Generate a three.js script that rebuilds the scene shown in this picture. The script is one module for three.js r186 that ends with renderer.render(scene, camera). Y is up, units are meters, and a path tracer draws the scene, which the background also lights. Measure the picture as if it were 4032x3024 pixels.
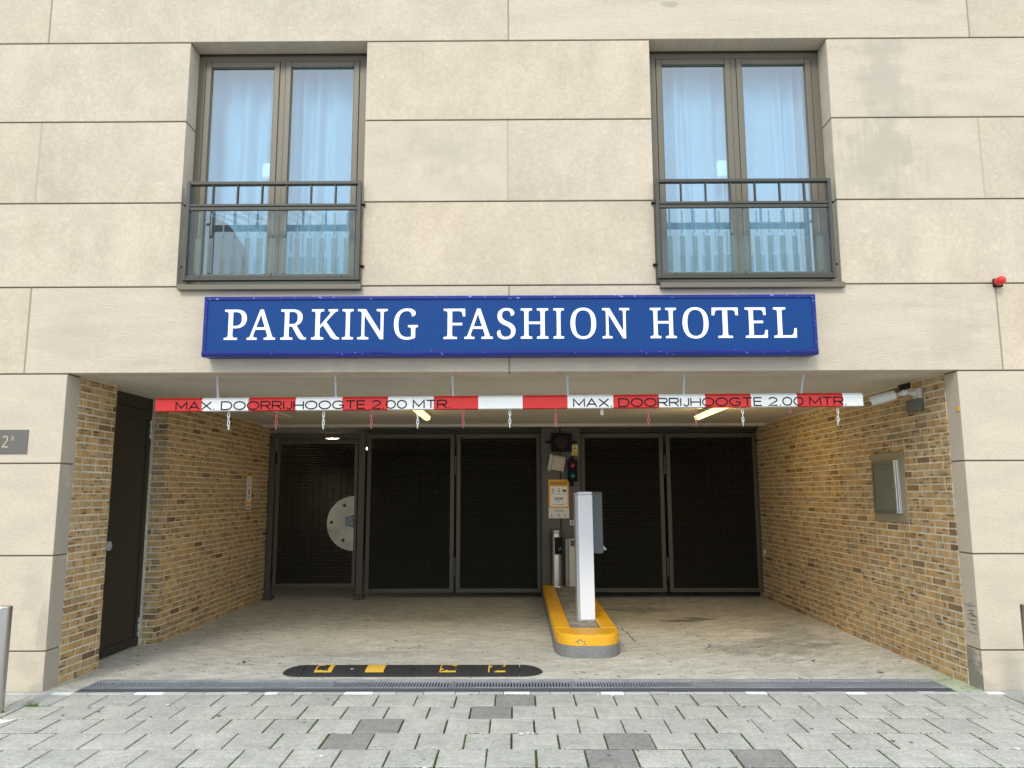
import * as THREE from 'three';
import { RoundedBoxGeometry } from 'three/addons/geometries/RoundedBoxGeometry.js';
import { TextGeometry } from 'three/addons/geometries/TextGeometry.js';
import { FontLoader } from 'three/addons/loaders/FontLoader.js';
import { mergeGeometries } from 'three/addons/utils/BufferGeometryUtils.js';
import { RectAreaLightUniformsLib } from 'three/addons/lights/RectAreaLightUniformsLib.js';
RectAreaLightUniformsLib.init();

// ---------------------------------------------------------------- camera, sky, sun, exposure
const scene = new THREE.Scene();
const V = (x, y, z) => new THREE.Vector3(x, y, z);
const camera = new THREE.PerspectiveCamera(53.075, 4 / 3, 0.05, 400);
camera.position.set(0, 1.557, 6.372);
{
  const D = Math.PI / 180, yaw = -0.391 * D, pitch = 8.068 * D, roll = -0.151 * D;
  const right = V(Math.cos(yaw), 0, Math.sin(yaw)), ahead = V(Math.sin(yaw), 0, -Math.cos(yaw));
  const fwd = ahead.clone().multiplyScalar(Math.cos(pitch)).add(V(0, Math.sin(pitch), 0));
  const up = V(0, Math.cos(pitch), 0).addScaledVector(ahead, -Math.sin(pitch));
  const r2 = right.clone().multiplyScalar(Math.cos(roll)).addScaledVector(up, Math.sin(roll));
  const u2 = up.clone().multiplyScalar(Math.cos(roll)).addScaledVector(right, -Math.sin(roll));
  camera.quaternion.setFromRotationMatrix(new THREE.Matrix4().makeBasis(r2, u2, fwd.negate()));
}
const renderer = new THREE.WebGLRenderer({ antialias: true });
renderer.toneMapping = THREE.LinearToneMapping;
renderer.toneMappingExposure = 1.2;
renderer.shadowMap.enabled = true;

// random numbers and noise, both seeded
let seedState = 20240611;
function rnd() { seedState = (seedState + 0x6d2b79f5) | 0; let t = Math.imul(seedState ^ (seedState >>> 15), 1 | seedState); t = (t + Math.imul(t ^ (t >>> 7), 61 | t)) ^ t; return ((t ^ (t >>> 14)) >>> 0) / 4294967296; }
const rr = (a, b) => a + (b - a) * rnd();
function hash(x, y, s) { let h = Math.imul(x, 374761393) + Math.imul(y, 668265263) + Math.imul(s, 974711) | 0; h = Math.imul(h ^ (h >>> 13), 1274126177); return ((h ^ (h >>> 16)) >>> 0) / 4294967296; }
function vnoise(x, y, px, py, s) {            // value noise, repeating after px, py cells
  const x0 = Math.floor(x), y0 = Math.floor(y), fx = x - x0, fy = y - y0, u = fx * fx * (3 - 2 * fx), v = fy * fy * (3 - 2 * fy);
  const w = (a, n) => ((a % n) + n) % n, xa = w(x0, px), xb = w(x0 + 1, px), ya = w(y0, py), yb = w(y0 + 1, py);
  const a = hash(xa, ya, s), b = hash(xb, ya, s), c = hash(xa, yb, s), d = hash(xb, yb, s);
  return a + (b - a) * u + (c - a) * v + (a - b - c + d) * u * v;
}
function fbm(u, v, cells, oct, s, stretch = 1) { let t = 0, a = 0.5, n = 0; for (let o = 0; o < oct; o++) { const cx = Math.max(1, Math.round(cells * stretch)) << o, cy = cells << o; t += a * vnoise(u * cx, v * cy, cx, cy, s + o); n += a; a *= 0.5; } return t / n; }
const sm = (a, b, x) => { const t = Math.min(1, Math.max(0, (x - a) / (b - a))); return t * t * (3 - 2 * t); };
const mix = (a, b, t) => a + (b - a) * t;

{ // an even, thinly overcast sky
  const W = 512, H = 256, data = new Float32Array(W * H * 4);
  for (let j = 0; j < H; j++) for (let i = 0; i < W; i++) {
    const el = ((j + 0.5) / H - 0.5) * Math.PI, s = Math.max(0, Math.sin(el));
    const cloud = fbm(i / W, j / H, 4, 4, 5), L = 1.5 * (0.92 + 0.10 * s) * (0.86 + 0.28 * cloud), k = (j * W + i) * 4;
    const b = 0.15 + 0.10 * sm(0.35, 0.7, 1 - cloud);
    data[k] = L * (1.02 - b); data[k + 1] = L * (1.02 - b * 0.35); data[k + 2] = L * (1.03 + b * 0.3); data[k + 3] = 1;
  }
  const sky = new THREE.DataTexture(data, W, H, THREE.RGBAFormat, THREE.FloatType);
  sky.mapping = THREE.EquirectangularReflectionMapping; sky.magFilter = THREE.LinearFilter; sky.needsUpdate = true;
  scene.background = sky; scene.environment = sky;
}
const sun = new THREE.DirectionalLight(new THREE.Color(1, 0.91, 0.77), 1.5);
sun.position.set(-4.2, 13.4, 12.6); sun.target.position.set(0, 2, -1); sun.castShadow = true; sun.shadow.radius = 30; sun.shadow.mapSize.set(2048, 2048);
Object.assign(sun.shadow.camera, { left: -9, right: 9, top: 9, bottom: -9, near: 1, far: 40 });
scene.add(sun, sun.target);

// ---------------------------------------------------------------- helpers
const names = new Map();
function numbered(name) { const n = names.get(name) ?? 0; names.set(name, n + 1); return n ? name + '_' + String(n).padStart(3, '0') : name; }
function tag(o, label, category, group, kind) { if (label) o.userData.label = label; if (category) o.userData.category = category; if (group) o.userData.group = group; if (kind) o.userData.kind = kind; return o; }
function thing(name, label, category, at = [0, 0, 0], group) { const g = new THREE.Group(); g.name = numbered(name); g.position.set(...at); scene.add(g); return tag(g, label, category, group); }
function mesh(name, geo, mat) { const m = new THREE.Mesh(geo, mat); m.name = name; m.castShadow = m.receiveShadow = true; return m; }
const G = (g) => Array.isArray(g) ? (g.length === 1 ? g[0] : merge(g)) : g;
function merge(list) { return mergeGeometries(list.map((g) => { const n = g.index ? g.toNonIndexed() : g; for (const k of Object.keys(n.attributes)) if (!['position', 'normal', 'uv'].includes(k)) n.deleteAttribute(k); return n; })); }
function part(t, name, geo, mat) { geo = G(geo); let p = t, o = V(0, 0, 0); while (p && p !== scene) { o.add(p.position); p = p.parent; } geo.translate(-o.x, -o.y, -o.z); const m = mesh(name, geo, mat); t.add(m); return m; }   // geometry given in world coordinates
function local(t, name, geo, mat) { const m = mesh(name, G(geo), mat); t.add(m); return m; }                                // geometry in the thing's own
function single(name, label, category, geo, mat, group) { geo = G(geo); geo.computeBoundingBox(); const b = geo.boundingBox, c = V((b.min.x + b.max.x) / 2, b.min.y, (b.min.z + b.max.z) / 2); geo.translate(-c.x, -c.y, -c.z); const m = mesh(numbered(name), geo, mat); m.position.copy(c); scene.add(m); return tag(m, label, category, group); }
function structure(name, geo, mat, label) { const m = mesh(name, G(geo), mat); scene.add(m); return tag(m, label, null, null, 'structure'); }
function copyOf(o, at, label) { const c = o.clone(); c.name = numbered(o.name.replace(/_\d{3}$/, '')); c.position.set(...at); c.userData = { ...o.userData }; if (label) c.userData.label = label; scene.add(c); return c; }
function boxUV(g, ox = 0, oy = 0) {           // uv in metres, by the side a face looks to
  const p = g.attributes.position, n = g.attributes.normal, uv = new Float32Array(p.count * 2);
  for (let i = 0; i < p.count; i++) {
    const ax = Math.abs(n.getX(i)), ay = Math.abs(n.getY(i)), az = Math.abs(n.getZ(i));
    const [a, b] = az >= ax && az >= ay ? [p.getX(i), p.getY(i)] : ay >= ax ? [p.getX(i), p.getZ(i)] : [p.getZ(i), p.getY(i)];
    uv[2 * i] = a + ox; uv[2 * i + 1] = b + oy;
  }
  g.setAttribute('uv', new THREE.BufferAttribute(uv, 2)); return g;
}
// a box between two corners; r > 0 rounds its edges
function bx(x0, x1, y0, y1, z0, z1, r = 0, seg = 1) {
  const w = x1 - x0, h = y1 - y0, d = z1 - z0;
  const g = r ? new RoundedBoxGeometry(w, h, d, seg, Math.min(r, w / 2.01, h / 2.01, d / 2.01)) : new THREE.BoxGeometry(w, h, d);
  g.translate((x0 + x1) / 2, (y0 + y1) / 2, (z0 + z1) / 2); return boxUV(g);
}
function rod(a, b, r, seg = 12, r2 = r) { const d = b.clone().sub(a), g = new THREE.CylinderGeometry(r2, r, d.length(), seg); g.applyQuaternion(new THREE.Quaternion().setFromUnitVectors(V(0, 1, 0), d.clone().normalize())); return g.translate((a.x + b.x) / 2, (a.y + b.y) / 2, (a.z + b.z) / 2); }
function quads(list) {                         // flat-shaded quads, each four points a b c d counter-clockwise
  const pos = [], uv = [];
  for (const [a, b, c, d] of list) for (const p of [a, b, c, a, c, d]) { pos.push(...p); uv.push(0, 0); }
  const g = new THREE.BufferGeometry(); g.setAttribute('position', new THREE.Float32BufferAttribute(pos, 3)); g.setAttribute('uv', new THREE.Float32BufferAttribute(uv, 2)); g.computeVertexNormals(); return g;
}
// brick or slab: front at z = 0 looking to +z, edges chamfered by c, corners a little uneven
function pieceGeo(L, H, D, c, uneven, uvOf) {
  const e = () => (rnd() - 0.5) * 2 * uneven, sx = [-1, 1, 1, -1], sy = [-1, -1, 1, 1];
  const ring = (inset, z, j) => sx.map((s, i) => [s * (L / 2 - inset) + j[i][0], sy[i] * (H / 2 - inset) + j[i][1], z]);
  const j = sx.map(() => [e(), e()]), zero = sx.map(() => [0, 0]);
  const f = ring(c, 0, j), m = ring(0, -c, j), b = ring(0, -D, zero), q = [[f[0], f[1], f[2], f[3]]];
  for (let i = 0; i < 4; i++) { const k = (i + 1) % 4; q.push([m[i], m[k], f[k], f[i]], [b[i], b[k], m[k], m[i]]); }
  const g = quads(q), p = g.attributes.position, uv = g.attributes.uv;
  for (let i = 0; i < p.count; i++) uv.setXY(i, ...uvOf(p.getX(i) / L + 0.5, p.getY(i) / H + 0.5));
  return g;
}
function tex(w, h, fn, srgb = true) {          // fn(u, v) -> [r, g, b] 0..1 (sRGB when a colour), v upwards
  const d = new Uint8Array(w * h * 4);
  for (let j = 0; j < h; j++) for (let i = 0; i < w; i++) { const c = fn((i + 0.5) / w, (j + 0.5) / h, i, j), k = (j * w + i) * 4; for (let q = 0; q < 3; q++) d[k + q] = Math.max(0, Math.min(255, c[q] * 255)); d[k + 3] = 255; }
  const t = new THREE.DataTexture(d, w, h); t.magFilter = THREE.LinearFilter; t.minFilter = THREE.LinearFilter; t.wrapS = t.wrapT = THREE.RepeatWrapping; if (srgb) t.colorSpace = THREE.SRGBColorSpace; t.needsUpdate = true; return t;
}
const enc = (x) => x <= 0.0031308 ? x * 12.92 : 1.055 * Math.pow(x, 1 / 2.4) - 0.055;
const lin = (r, g, b) => new THREE.Color().setRGB(r, g, b);
const std = (color, roughness = 0.7, metalness = 0, extra = {}) => new THREE.MeshStandardMaterial({ color: color.isColor ? color : lin(...color), roughness, metalness, ...extra });
const withRepeat = (t, x, y) => { const c = t.clone(); c.repeat.set(x, y); c.needsUpdate = true; return c; };

// ---------------------------------------------------------------- materials
// smooth cast stone: fine speckle over faint broad clouds; one tile is 3 m
const stoneTex = tex(1024, 1024, (u, v) => {
  const broad = fbm(u, v, 3, 3, 11), mid = fbm(u, v, 14, 3, 21), fine = fbm(u, v, 128, 3, 31), st = fbm(u, v, 6, 3, 41, 4);
  const blot = sm(0.62, 0.78, fbm(u, v, 9, 4, 51)) * 0.05, pale = sm(0.80, 0.86, fbm(u, v, 60, 2, 61)) * 0.08;
  const k = 1 + (broad - 0.5) * 0.09 + (mid - 0.5) * 0.06 + (fine - 0.5) * 0.09 + (st - 0.5) * 0.04 - blot * 0.4 + pale * 0.5, w = (broad - 0.5) * 0.02 + blot * 0.12;
  return [0.765 * k, (0.711 - w * 0.4) * k, (0.634 - w) * k];
});
const stoneMap = withRepeat(stoneTex, 1 / 3, 1 / 3);
const stoneBump = withRepeat(tex(512, 512, (u, v) => { const n = fbm(u, v, 90, 3, 71); return [n, n, n]; }, false), 1, 1);
const M = {};
M.stone = std([1, 1, 1], 0.88, 0, { map: stoneMap, bumpMap: stoneBump, bumpScale: 0.0012 });
// stones with grey rain marks and soot: same stone, stains with their own ragged outline
function stained(spots, seed) {
  const t = tex(768, 384, (u, v) => {
    const mid = fbm(u, v, 8, 4, seed), fine = fbm(u, v, 96, 3, seed + 7, 2), run = fbm(u, v, 3, 3, seed + 9, 14);
    let k = 1 + (mid - 0.5) * 0.08 + (fine - 0.5) * 0.09, grey = 0;
    for (const [cx, cy, w, h, a] of spots) { const d = Math.hypot((u - cx) / w, (v - cy) / h) + (mid - 0.5) * 1.1 + (run - 0.5) * 0.9; grey = Math.max(grey, a * sm(1, 0.35, d)); }
    grey *= 0.45 + 0.9 * (0.5 * fine + 0.5 * mid);
    const c = [0.765 * k, 0.711 * k, 0.634 * k], s = [0.50, 0.485, 0.45];
    return c.map((x, i) => mix(x, s[i], grey));
  });
  t.wrapS = t.wrapT = THREE.ClampToEdgeWrapping;
  return std([1, 1, 1], 0.88, 0, { map: t, bumpMap: stoneBump, bumpScale: 0.0012 });
}
M.joint = std([0.19, 0.165, 0.125], 0.95);
M.bronze = std([0.155, 0.134, 0.095], 0.45, 0.1);
M.railing = std([0.058, 0.056, 0.042], 0.45, 0.1);
M.dark = std([0.035, 0.031, 0.022], 0.55, 0.25);
M.gate = std([0.085, 0.077, 0.055], 0.5, 0.15);
M.grating = std([0.030, 0.029, 0.020], 0.6, 0.2);
M.black = new THREE.MeshPhysicalMaterial({ color: lin(0.012, 0.012, 0.013), roughness: 0.7, specularIntensity: 0.35 });
M.rubber = std([0.020, 0.020, 0.021], 0.75);
M.white = std([0.80, 0.81, 0.82], 0.35);
M.offwhite = std([0.62, 0.60, 0.54], 0.5);
M.galv = std([0.52, 0.54, 0.56], 0.5, 0.4);
M.alu = std([0.75, 0.77, 0.80], 0.35, 0.85);
M.steel = std([0.56, 0.54, 0.51], 0.30, 1);
M.greyPaint = std([0.105, 0.125, 0.140], 0.45);
M.yellowSign = std([0.72, 0.42, 0.03], 0.5);
M.ceiling = std([0.70, 0.64, 0.54], 0.9, 0, { map: withRepeat(tex(512, 512, (u, v) => { const k = 0.9 + 0.12 * fbm(u, v, 4, 4, 81) + 0.06 * (fbm(u, v, 90, 2, 91) - 0.5); return [k, k, k]; }), 0.3, 0.3) });
M.garage = std([0.52, 0.505, 0.475], 0.95);
M.roomWall = std([0.45, 0.435, 0.405], 0.95);

// ---------------------------------------------------------------- setting: ground, pavement, passage floor, ceiling
const SLOPE = 0.0225;
structure('ground', [bx(-80, 80, -0.5, -0.30, 0.5, 120)], std([0.26, 0.255, 0.245], 0.95), 'open street ground in front of the hotel');
// paving slabs, 30 cm, running bond, falling gently to the street
const slabTex = tex(1024, 1024, (u, v) => {
  const g = fbm(u, v, 256, 2, 101), m = fbm(u, v, 40, 3, 111), b = fbm(u, v, 6, 3, 121), spot = sm(0.77, 0.83, fbm(u, v, 110, 2, 131));
  const k = 0.765 + (g - 0.5) * 0.22 + (m - 0.5) * 0.12 + (b - 0.5) * 0.12 - spot * 0.15; return [k * 1.0, k * 0.995, k * 0.965];
});
const slabMap = withRepeat(slabTex, 1, 1);
M.slabs = [[0.72, 0.705, 0.67], [0.75, 0.735, 0.695], [0.685, 0.67, 0.64]].map((c) => std(c, 0.92, 0, { map: slabMap }));
M.slabDark = std([0.43, 0.415, 0.405], 0.92, 0, { map: slabMap });
const pavement = new THREE.Group(); pavement.name = 'pavement'; pavement.rotation.x = Math.atan(SLOPE); pavement.position.set(0, 0, 0.082); scene.add(pavement);
tag(pavement, 'grey concrete slab pavement before the garage entrance', null, null, 'structure');
{
  const T = 0.303, gap = 0.0125, variants = [];
  for (let i = 0; i < 18; i++) { const ou = rnd(), ov = rnd(); variants.push(pieceGeo(T - gap, T - gap, 0.05, 0.003, 0.0012, (a, b) => [ou + a * 0.3, ov + b * 0.3]).rotateX(-Math.PI / 2)); }
  const darkAt = [[-0.203, 0.452], [-0.958, 0.793], [-1.111, 1.12], [-0.106, 0.131], [0.721, 1.076], [0.581, 1.412], [1.491, 1.426], [1.613, 1.68]];
  const rest = [];
  for (let r = 0; r < 26; r++) {
    const zc = (r + 0.5) * T, phase = (r % 2 ? -0.348 : -0.195) + (r === 0 ? 0.02 : 0);
    for (let i = -26; i <= 26; i++) {
      const x = phase + (i + 0.5) * T + rr(-1, 1) * 0.0015;
      if (Math.abs(x) > 7.6) continue;
      const dark = darkAt.some(([a, b]) => Math.abs(a - x) < T / 2 && Math.abs(b - 0.082 - zc) < T / 2);
      const geo = variants[Math.floor(rnd() * variants.length)], y = rr(-0.002, 0.002), turn = rr(-0.004, 0.004), tx = rr(-0.004, 0.004), tz = rr(-0.004, 0.004), pick = Math.floor(rnd() * 3);
      if (r < 6 && Math.abs(x) < 4.6 + r * -0.22) {
        const s = local(pavement, 'paving_slab', geo, dark ? M.slabDark : M.slabs[pick]);
        s.position.set(x, y, zc); s.rotation.set(tx, turn, tz);
        if (dark) s.userData.label = 'darker charcoal grey paving slab';
      } else rest.push(geo.clone().applyMatrix4(new THREE.Matrix4().makeRotationY(turn).setPosition(x, y, zc)));
    }
  }
  const rm = local(pavement, 'paving_slab', rest, M.slabs[0]); rm.userData.kind = 'stuff';
  // bedding sand with moss and dirt that shows in the joints
  const bedTex = withRepeat(tex(512, 512, (u, v) => { const a = fbm(u, v, 10, 4, 141), g = fbm(u, v, 120, 2, 151), m = sm(0.46, 0.62, a); return [mix(0.23, 0.27, m) + g * 0.1, mix(0.21, 0.33, m) + g * 0.1, mix(0.17, 0.11, m) + g * 0.06]; }), 0.5, 0.5);
  local(pavement, 'joint_filling', bx(-7.8, 7.8, -0.05, -0.017, 0.0, 8.0), std([1, 1, 1], 1, 0, { map: bedTex }));
}

// passage floor: broomed concrete, worn, with cracks and old saw cuts
const XL = -3.78, XR = 3.67;
{
  const cracks = [[1.205, -2.88, 1.24, -2.05, 0.010], [1.93, -2.45, 2.18, -2.25, 0.008], [2.02, -1.95, 1.86, -1.62, 0.006], [1.2, -2.36, 3.3, -2.40, 0.0035], [1.35, -1.47, 3.35, -1.52, 0.0035], [2.3, -1.25, 2.9, -1.05, 0.005], [2.45, -1.0, 2.85, -1.28, 0.004], [1.25, -1.9, 1.45, -1.1, 0.003]];
  const stains = [[2.0, -3.4, 0.35, 0.14, 0.55], [2.25, -3.55, 0.2, 0.1, 0.5], [2.6, -1.7, 0.75, 0.5, 0.22], [-1.6, -1.5, 0.7, 0.3, 0.12], [1.6, -4.3, 0.6, 0.3, 0.25], [-1.2, -3.6, 0.9, 0.4, 0.14], [3.0, -2.6, 0.45, 0.9, 0.2]];
  const W = 7.6, D = 5.7, X0 = -3.9, Z0 = -5.62;
  const lines = (x, z) => { const q = Math.hypot(x + 1.2, z + 10) * 38 + fbm((x + 4) / 8, (z + 6) / 6, 10, 2, 161) * 7; return fbm((q % 256) / 256, (x + 4) / 8, 64, 1, 171, 2); };
  const colour = tex(2048, 1536, (u, v) => {
    const x = X0 + u * W, z = Z0 + (1 - v) * D, a = fbm(u, v, 5, 4, 181), b = fbm(u, v, 40, 3, 191), g = fbm(u, v, 380, 2, 201), l = lines(x, z);
    let k = 0.765 + (a - 0.5) * 0.09 + (b - 0.5) * 0.06 + (g - 0.5) * 0.15 + (l - 0.5) * 0.10;
    const track = sm(0.16, 0.02, Math.abs(Math.abs(x + 1.3) - 0.8) + (a - 0.5) * 0.3) * 0.02; k -= track;
    const wx = x + (b - 0.5) * 0.05, wz = z + (g - 0.5) * 0.05;
    for (const [x0, z0, x1, z1, w] of cracks) { const dx = x1 - x0, dz = z1 - z0, t = Math.min(1, Math.max(0, ((wx - x0) * dx + (wz - z0) * dz) / (dx * dx + dz * dz))), d = Math.hypot(wx - x0 - t * dx, wz - z0 - t * dz); if (d < 0.02) k *= mix(0.45, 1, sm(w * 0.4, w, d)); }
    for (const [sx, sz, w, h, s] of stains) { const d = Math.hypot((x - sx) / w, (z - sz) / h) + (b - 0.5) * 1.2 + (g - 0.5) * 0.5; k *= 1 - s * 0.6 * sm(1, 0.4, d); }
    const fleck = sm(0.80, 0.84, fbm(u, v, 150, 2, 211)); k *= 1 - fleck * 0.35;
    let gr = 0; if (x > 3.0 && z > -1.4) gr = sm(0.9, 0.1, Math.hypot((x - 3.6) / 0.5, (z + 0.1) / 1.0) + (b - 0.5)) * 0.5;   // green growth in the wet corner by the right pillar
    return [k * (1.0 - gr * 0.18), k * (0.985 - gr * 0.02), k * (0.93 - gr * 0.22)];
  });
  const bump = tex(1024, 1024, (u, v) => { const x = X0 + u * W, z = Z0 + (1 - v) * D, n = 0.6 * lines(x, z) + 0.4 * fbm(u, v, 250, 2, 221); return [n, n, n]; }, false);
  const mat = std([0.92, 0.92, 0.92], 0.93, 0, { map: colour, bumpMap: bump, bumpScale: 0.004 });
  const sheet = (x0, x1, z0, z1) => { const g = bx(x0, x1, -0.3, 0, z0, z1), p = g.attributes.position, uv = g.attributes.uv; for (let i = 0; i < p.count; i++) uv.setXY(i, (p.getX(i) - X0) / W, 1 - (p.getZ(i) - Z0) / D); return g; };
  structure('passage_floor', [sheet(-4.2, 4.0, -5.62, -0.395), sheet(-4.2, -3.53, -0.395, 0.0), sheet(3.46, 4.0, -0.395, 0.0)], mat, 'worn broomed concrete floor of the covered passage');
  structure('garage_floor', bx(-4.4, 4.4, -0.3, -0.004, -16, -5.62), std([0.45, 0.435, 0.405], 0.9), 'concrete floor of the parking garage behind the gates');
}
structure('passage_ceiling', [bx(-4.4, 4.4, 2.575, 3.18, -5.62, -0.205)], M.ceiling, 'plain rendered ceiling over the passage');
structure('garage_shell', [bx(-4.6, 4.6, 2.50, 3.18, -16, -5.62), bx(-4.6, -4.2, -0.3, 2.62, -16, -5.62), bx(4.2, 4.6, -0.3, 2.62, -16, -5.62), bx(-4.6, 4.6, -0.3, 3.18, -16.3, -16)], M.garage, 'plain concrete walls and ceiling of the parking garage');
structure('building_core', [bx(-5.7, -4.02, -0.3, 3.18, -5.7, -0.205), bx(3.95, 5.7, -0.3, 3.18, -5.7, -0.205)], M.roomWall, 'solid mass of the building beside the passage');

// ---------------------------------------------------------------- hotel front: cast-stone blocks, windows
const hotel = thing('hotel_building', 'hotel front of large beige stone blocks with two tall windows', 'building', [0, 0, 0]);
const CY = (k) => 0.31 + (8 - k) * 0.75;       // height of course line k, 8 lowest
const W1 = [-2.906, -1.336], W2 = [1.193, 2.757];
{
  const g = 0.006;                               // half a joint
  const block = (x0, x1, y0, y1, mat = M.stone, z0 = -0.2) => {
    const b = new RoundedBoxGeometry(x1 - x0 - 2 * g, y1 - y0 - 2 * g, -z0, 1, 0.005); b.translate((x0 + x1) / 2, (y0 + y1) / 2, z0 / 2);
    if (mat === M.stone) boxUV(b, rnd() * 3, rnd() * 3);
    else { boxUV(b); const p = b.attributes.position, uv = b.attributes.uv, n = b.attributes.normal; for (let i = 0; i < p.count; i++) { const side = Math.abs(n.getX(i)) > 0.7; uv.setXY(i, side ? (x1 === E1 ? 0.9 : 0) + (p.getZ(i) - z0) / -z0 * 0.1 : 0.02 + 0.96 * (p.getX(i) - x0) / (x1 - x0), (p.getY(i) - y0) / (y1 - y0)); } }
    return part(hotel, 'stone_block', b, mat === M.stone ? M.stoneTints[Math.floor(rnd() * 4)] : mat);
  };
  const E0 = -5.6, E1 = 5.6;
  M.stoneTints = [[1, 1, 1], [0.965, 0.955, 0.945], [1.0, 0.985, 0.96], [0.98, 0.98, 0.99]].map((c) => std(c, 0.88, 0, { map: stoneMap, bumpMap: stoneBump, bumpScale: 0.0012 }));
  for (let k = 0; k > -2; k--) { const xs = k ? [E0, -2.1, 2.05, E1] : [E0, -4.195, -0.068, 4.04, E1]; for (let i = 0; i + 1 < xs.length; i++) block(xs[i], xs[i + 1], CY(k + 1), CY(k), k === 0 && i === 2 ? stained([[0.62, 0.55, 0.05, 0.05, 0.3], [0.42, 0.6, 0.02, 0.05, 0.4], [0.36, 0.45, 0.02, 0.05, 0.4], [0.93, 0.9, 0.10, 0.5, 0.25]], 301) : M.stone); }
  for (const k of [1, 2, 3]) {
    const y0 = CY(k + 1), y1 = CY(k);
    if (k === 2) { block(E0, -4.187, y0, y1); block(-4.187, W1[0], y0, y1); } else block(E0, W1[0], y0, y1);
    if (k === 2) { block(W1[1], -0.075, y0, y1, stained([[0.55, 0.55, 0.35, 0.3, 0.10]], 321)); block(-0.075, W2[0], y0, y1); } else block(W1[1], W2[0], y0, y1);
    const st = stained(k === 1 ? [[0.19, 0.45, 0.10, 0.9, 0.22], [0.22, 0.2, 0.16, 0.5, 0.12]] : [[0.30, 0.55, 0.28, 0.6, 0.22], [0.28, 0.3, 0.35, 0.4, 0.12]], 341 + k);
    if (k === 2) { block(W2[1], 4.043, y0, y1, st); block(4.043, E1, y0, y1); } else block(W2[1], E1, y0, y1, k === 1 ? st : M.stone);
  }
  const x4 = [E0, -4.155, -0.066, 4.061, E1];
  for (let i = 0; i < 4; i++) block(x4[i], x4[i + 1], CY(5), CY(4), i === 2 ? stained([[0.88, 0.5, 0.09, 0.5, 0.12], [0.4, 0.05, 0.3, 0.12, 0.16]], 361) : i === 1 ? stained([[0.55, 0.05, 0.3, 0.12, 0.16], [0.1, 0.4, 0.1, 0.3, 0.08]], 366) : M.stone);
  for (const k of [5, 6, 7, 8]) {
    const y0 = k === 8 ? -0.02 : CY(k + 1), y1 = CY(k);
    block(E0, XL, y0, y1, stained([[0.05, 0.5, 0.35, 2.0, k >= 6 ? 0.42 : 0.28], ...(k >= 7 ? [[0.97, 0.15, 0.06, 0.35, 0.3], [0.9, 0.6, 0.05, 0.3, 0.12]] : [])], 371 + k), -0.205);
    block(XR, E1, y0, y1, stained(k >= 8 ? [[0.93, 0.35, 0.12, 1.0, 0.95], [0.02, 0.1, 0.06, 0.2, 0.3]] : [[0.95, 0.4, 0.3, 1.6, 0.12]], 381 + k), -0.205);
  }
  // sealant that fills the upright joints almost flush
  const seal = (x, k, mat) => part(hotel, 'upright_sealant', bx(x - 0.0065, x + 0.0065, CY(k + 1) + 0.006, CY(k) - 0.006, -0.03, -0.0035), mat);
  M.sealPale = std([0.47, 0.40, 0.30], 0.9); M.sealDark = std([0.30, 0.265, 0.195], 0.9);
  for (const x of [-4.187, -0.075, 4.043]) seal(x, 2, M.sealPale);
  for (const x of [-4.195, -0.068, 4.04]) seal(x, 0, M.sealDark);
  for (const x of [-4.155, -0.066, 4.061]) seal(x, 4, M.sealDark);
  // joint sealant behind the gaps
  const d = 0.016, zf = -0.014, zb = -0.19;
  part(hotel, 'joint_sealant', [bx(E0, XL - d, -0.02, CY(5) - d, zf - zb + zb, zf + 0.0 - 0.0, 0).scale(1, 1, 1)].slice(1).concat([
    bx(E0, XL - d, -0.02, CY(5) + 0.01, zb, zf), bx(XR + d, E1, -0.02, CY(5) + 0.01, zb, zf), bx(E0, E1, CY(5) + d, CY(4) - d, zb, zf),
    bx(E0, W1[0] - d, CY(4) - d, CY(1) + d, zb, zf), bx(W1[1] + d, W2[0] - d, CY(4) - d, CY(1) + d, zb, zf), bx(W2[1] + d, E1, CY(4) - d, CY(1) + d, zb, zf), bx(E0, E1, CY(1) + d, CY(-1) - d, zb, zf)]), M.joint);
  // hotel rooms behind the windows
  structure('hotel_room_shell', [bx(-5.7, 5.7, 3.185, 3.29, -4, -0.205), bx(-5.7, 5.7, 5.75, 6.0, -4, -0.205), bx(-5.7, 5.7, 3.29, 5.75, -4.2, -4), bx(-5.9, -5.7, 3.18, 7.1, -4.2, -0.01), bx(5.7, 5.9, 3.18, 7.1, -4.2, -0.01), bx(-0.1, 0.1, 3.29, 5.75, -4, -0.205),
    bx(-5.7, W1[0] - 0.1, 3.29, 5.75, -0.32, -0.205), bx(W1[1] + 0.1, -0.1, 3.29, 5.75, -0.32, -0.205), bx(0.1, W2[0] - 0.1, 3.29, 5.75, -0.32, -0.205), bx(W2[1] + 0.1, 5.7, 3.29, 5.75, -0.32, -0.205), bx(-5.7, 5.7, 5.62, 5.75, -0.32, -0.205), bx(-5.9, 5.9, 7.06, 7.2, -4.2, -0.02)], M.roomWall, 'plain walls of the rooms behind the windows');
}
M.glass = new THREE.MeshPhysicalMaterial({ color: lin(0.56, 0.82, 0.98), roughness: 0.02, transmission: 1, thickness: 0, ior: 2.7 });
M.clearGlass = new THREE.MeshPhysicalMaterial({ color: lin(0.86, 0.92, 0.92), roughness: 0.03, transmission: 1, thickness: 0, ior: 1.5 });
M.etched = new THREE.MeshPhysicalMaterial({ color: lin(0.74, 0.83, 0.83), roughness: 0.5, transmission: 1, thickness: 0 });
M.curtain = new THREE.MeshPhysicalMaterial({ color: lin(0.86, 0.88, 0.90), roughness: 1, transmission: 0.3, thickness: 0, side: THREE.DoubleSide });
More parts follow.
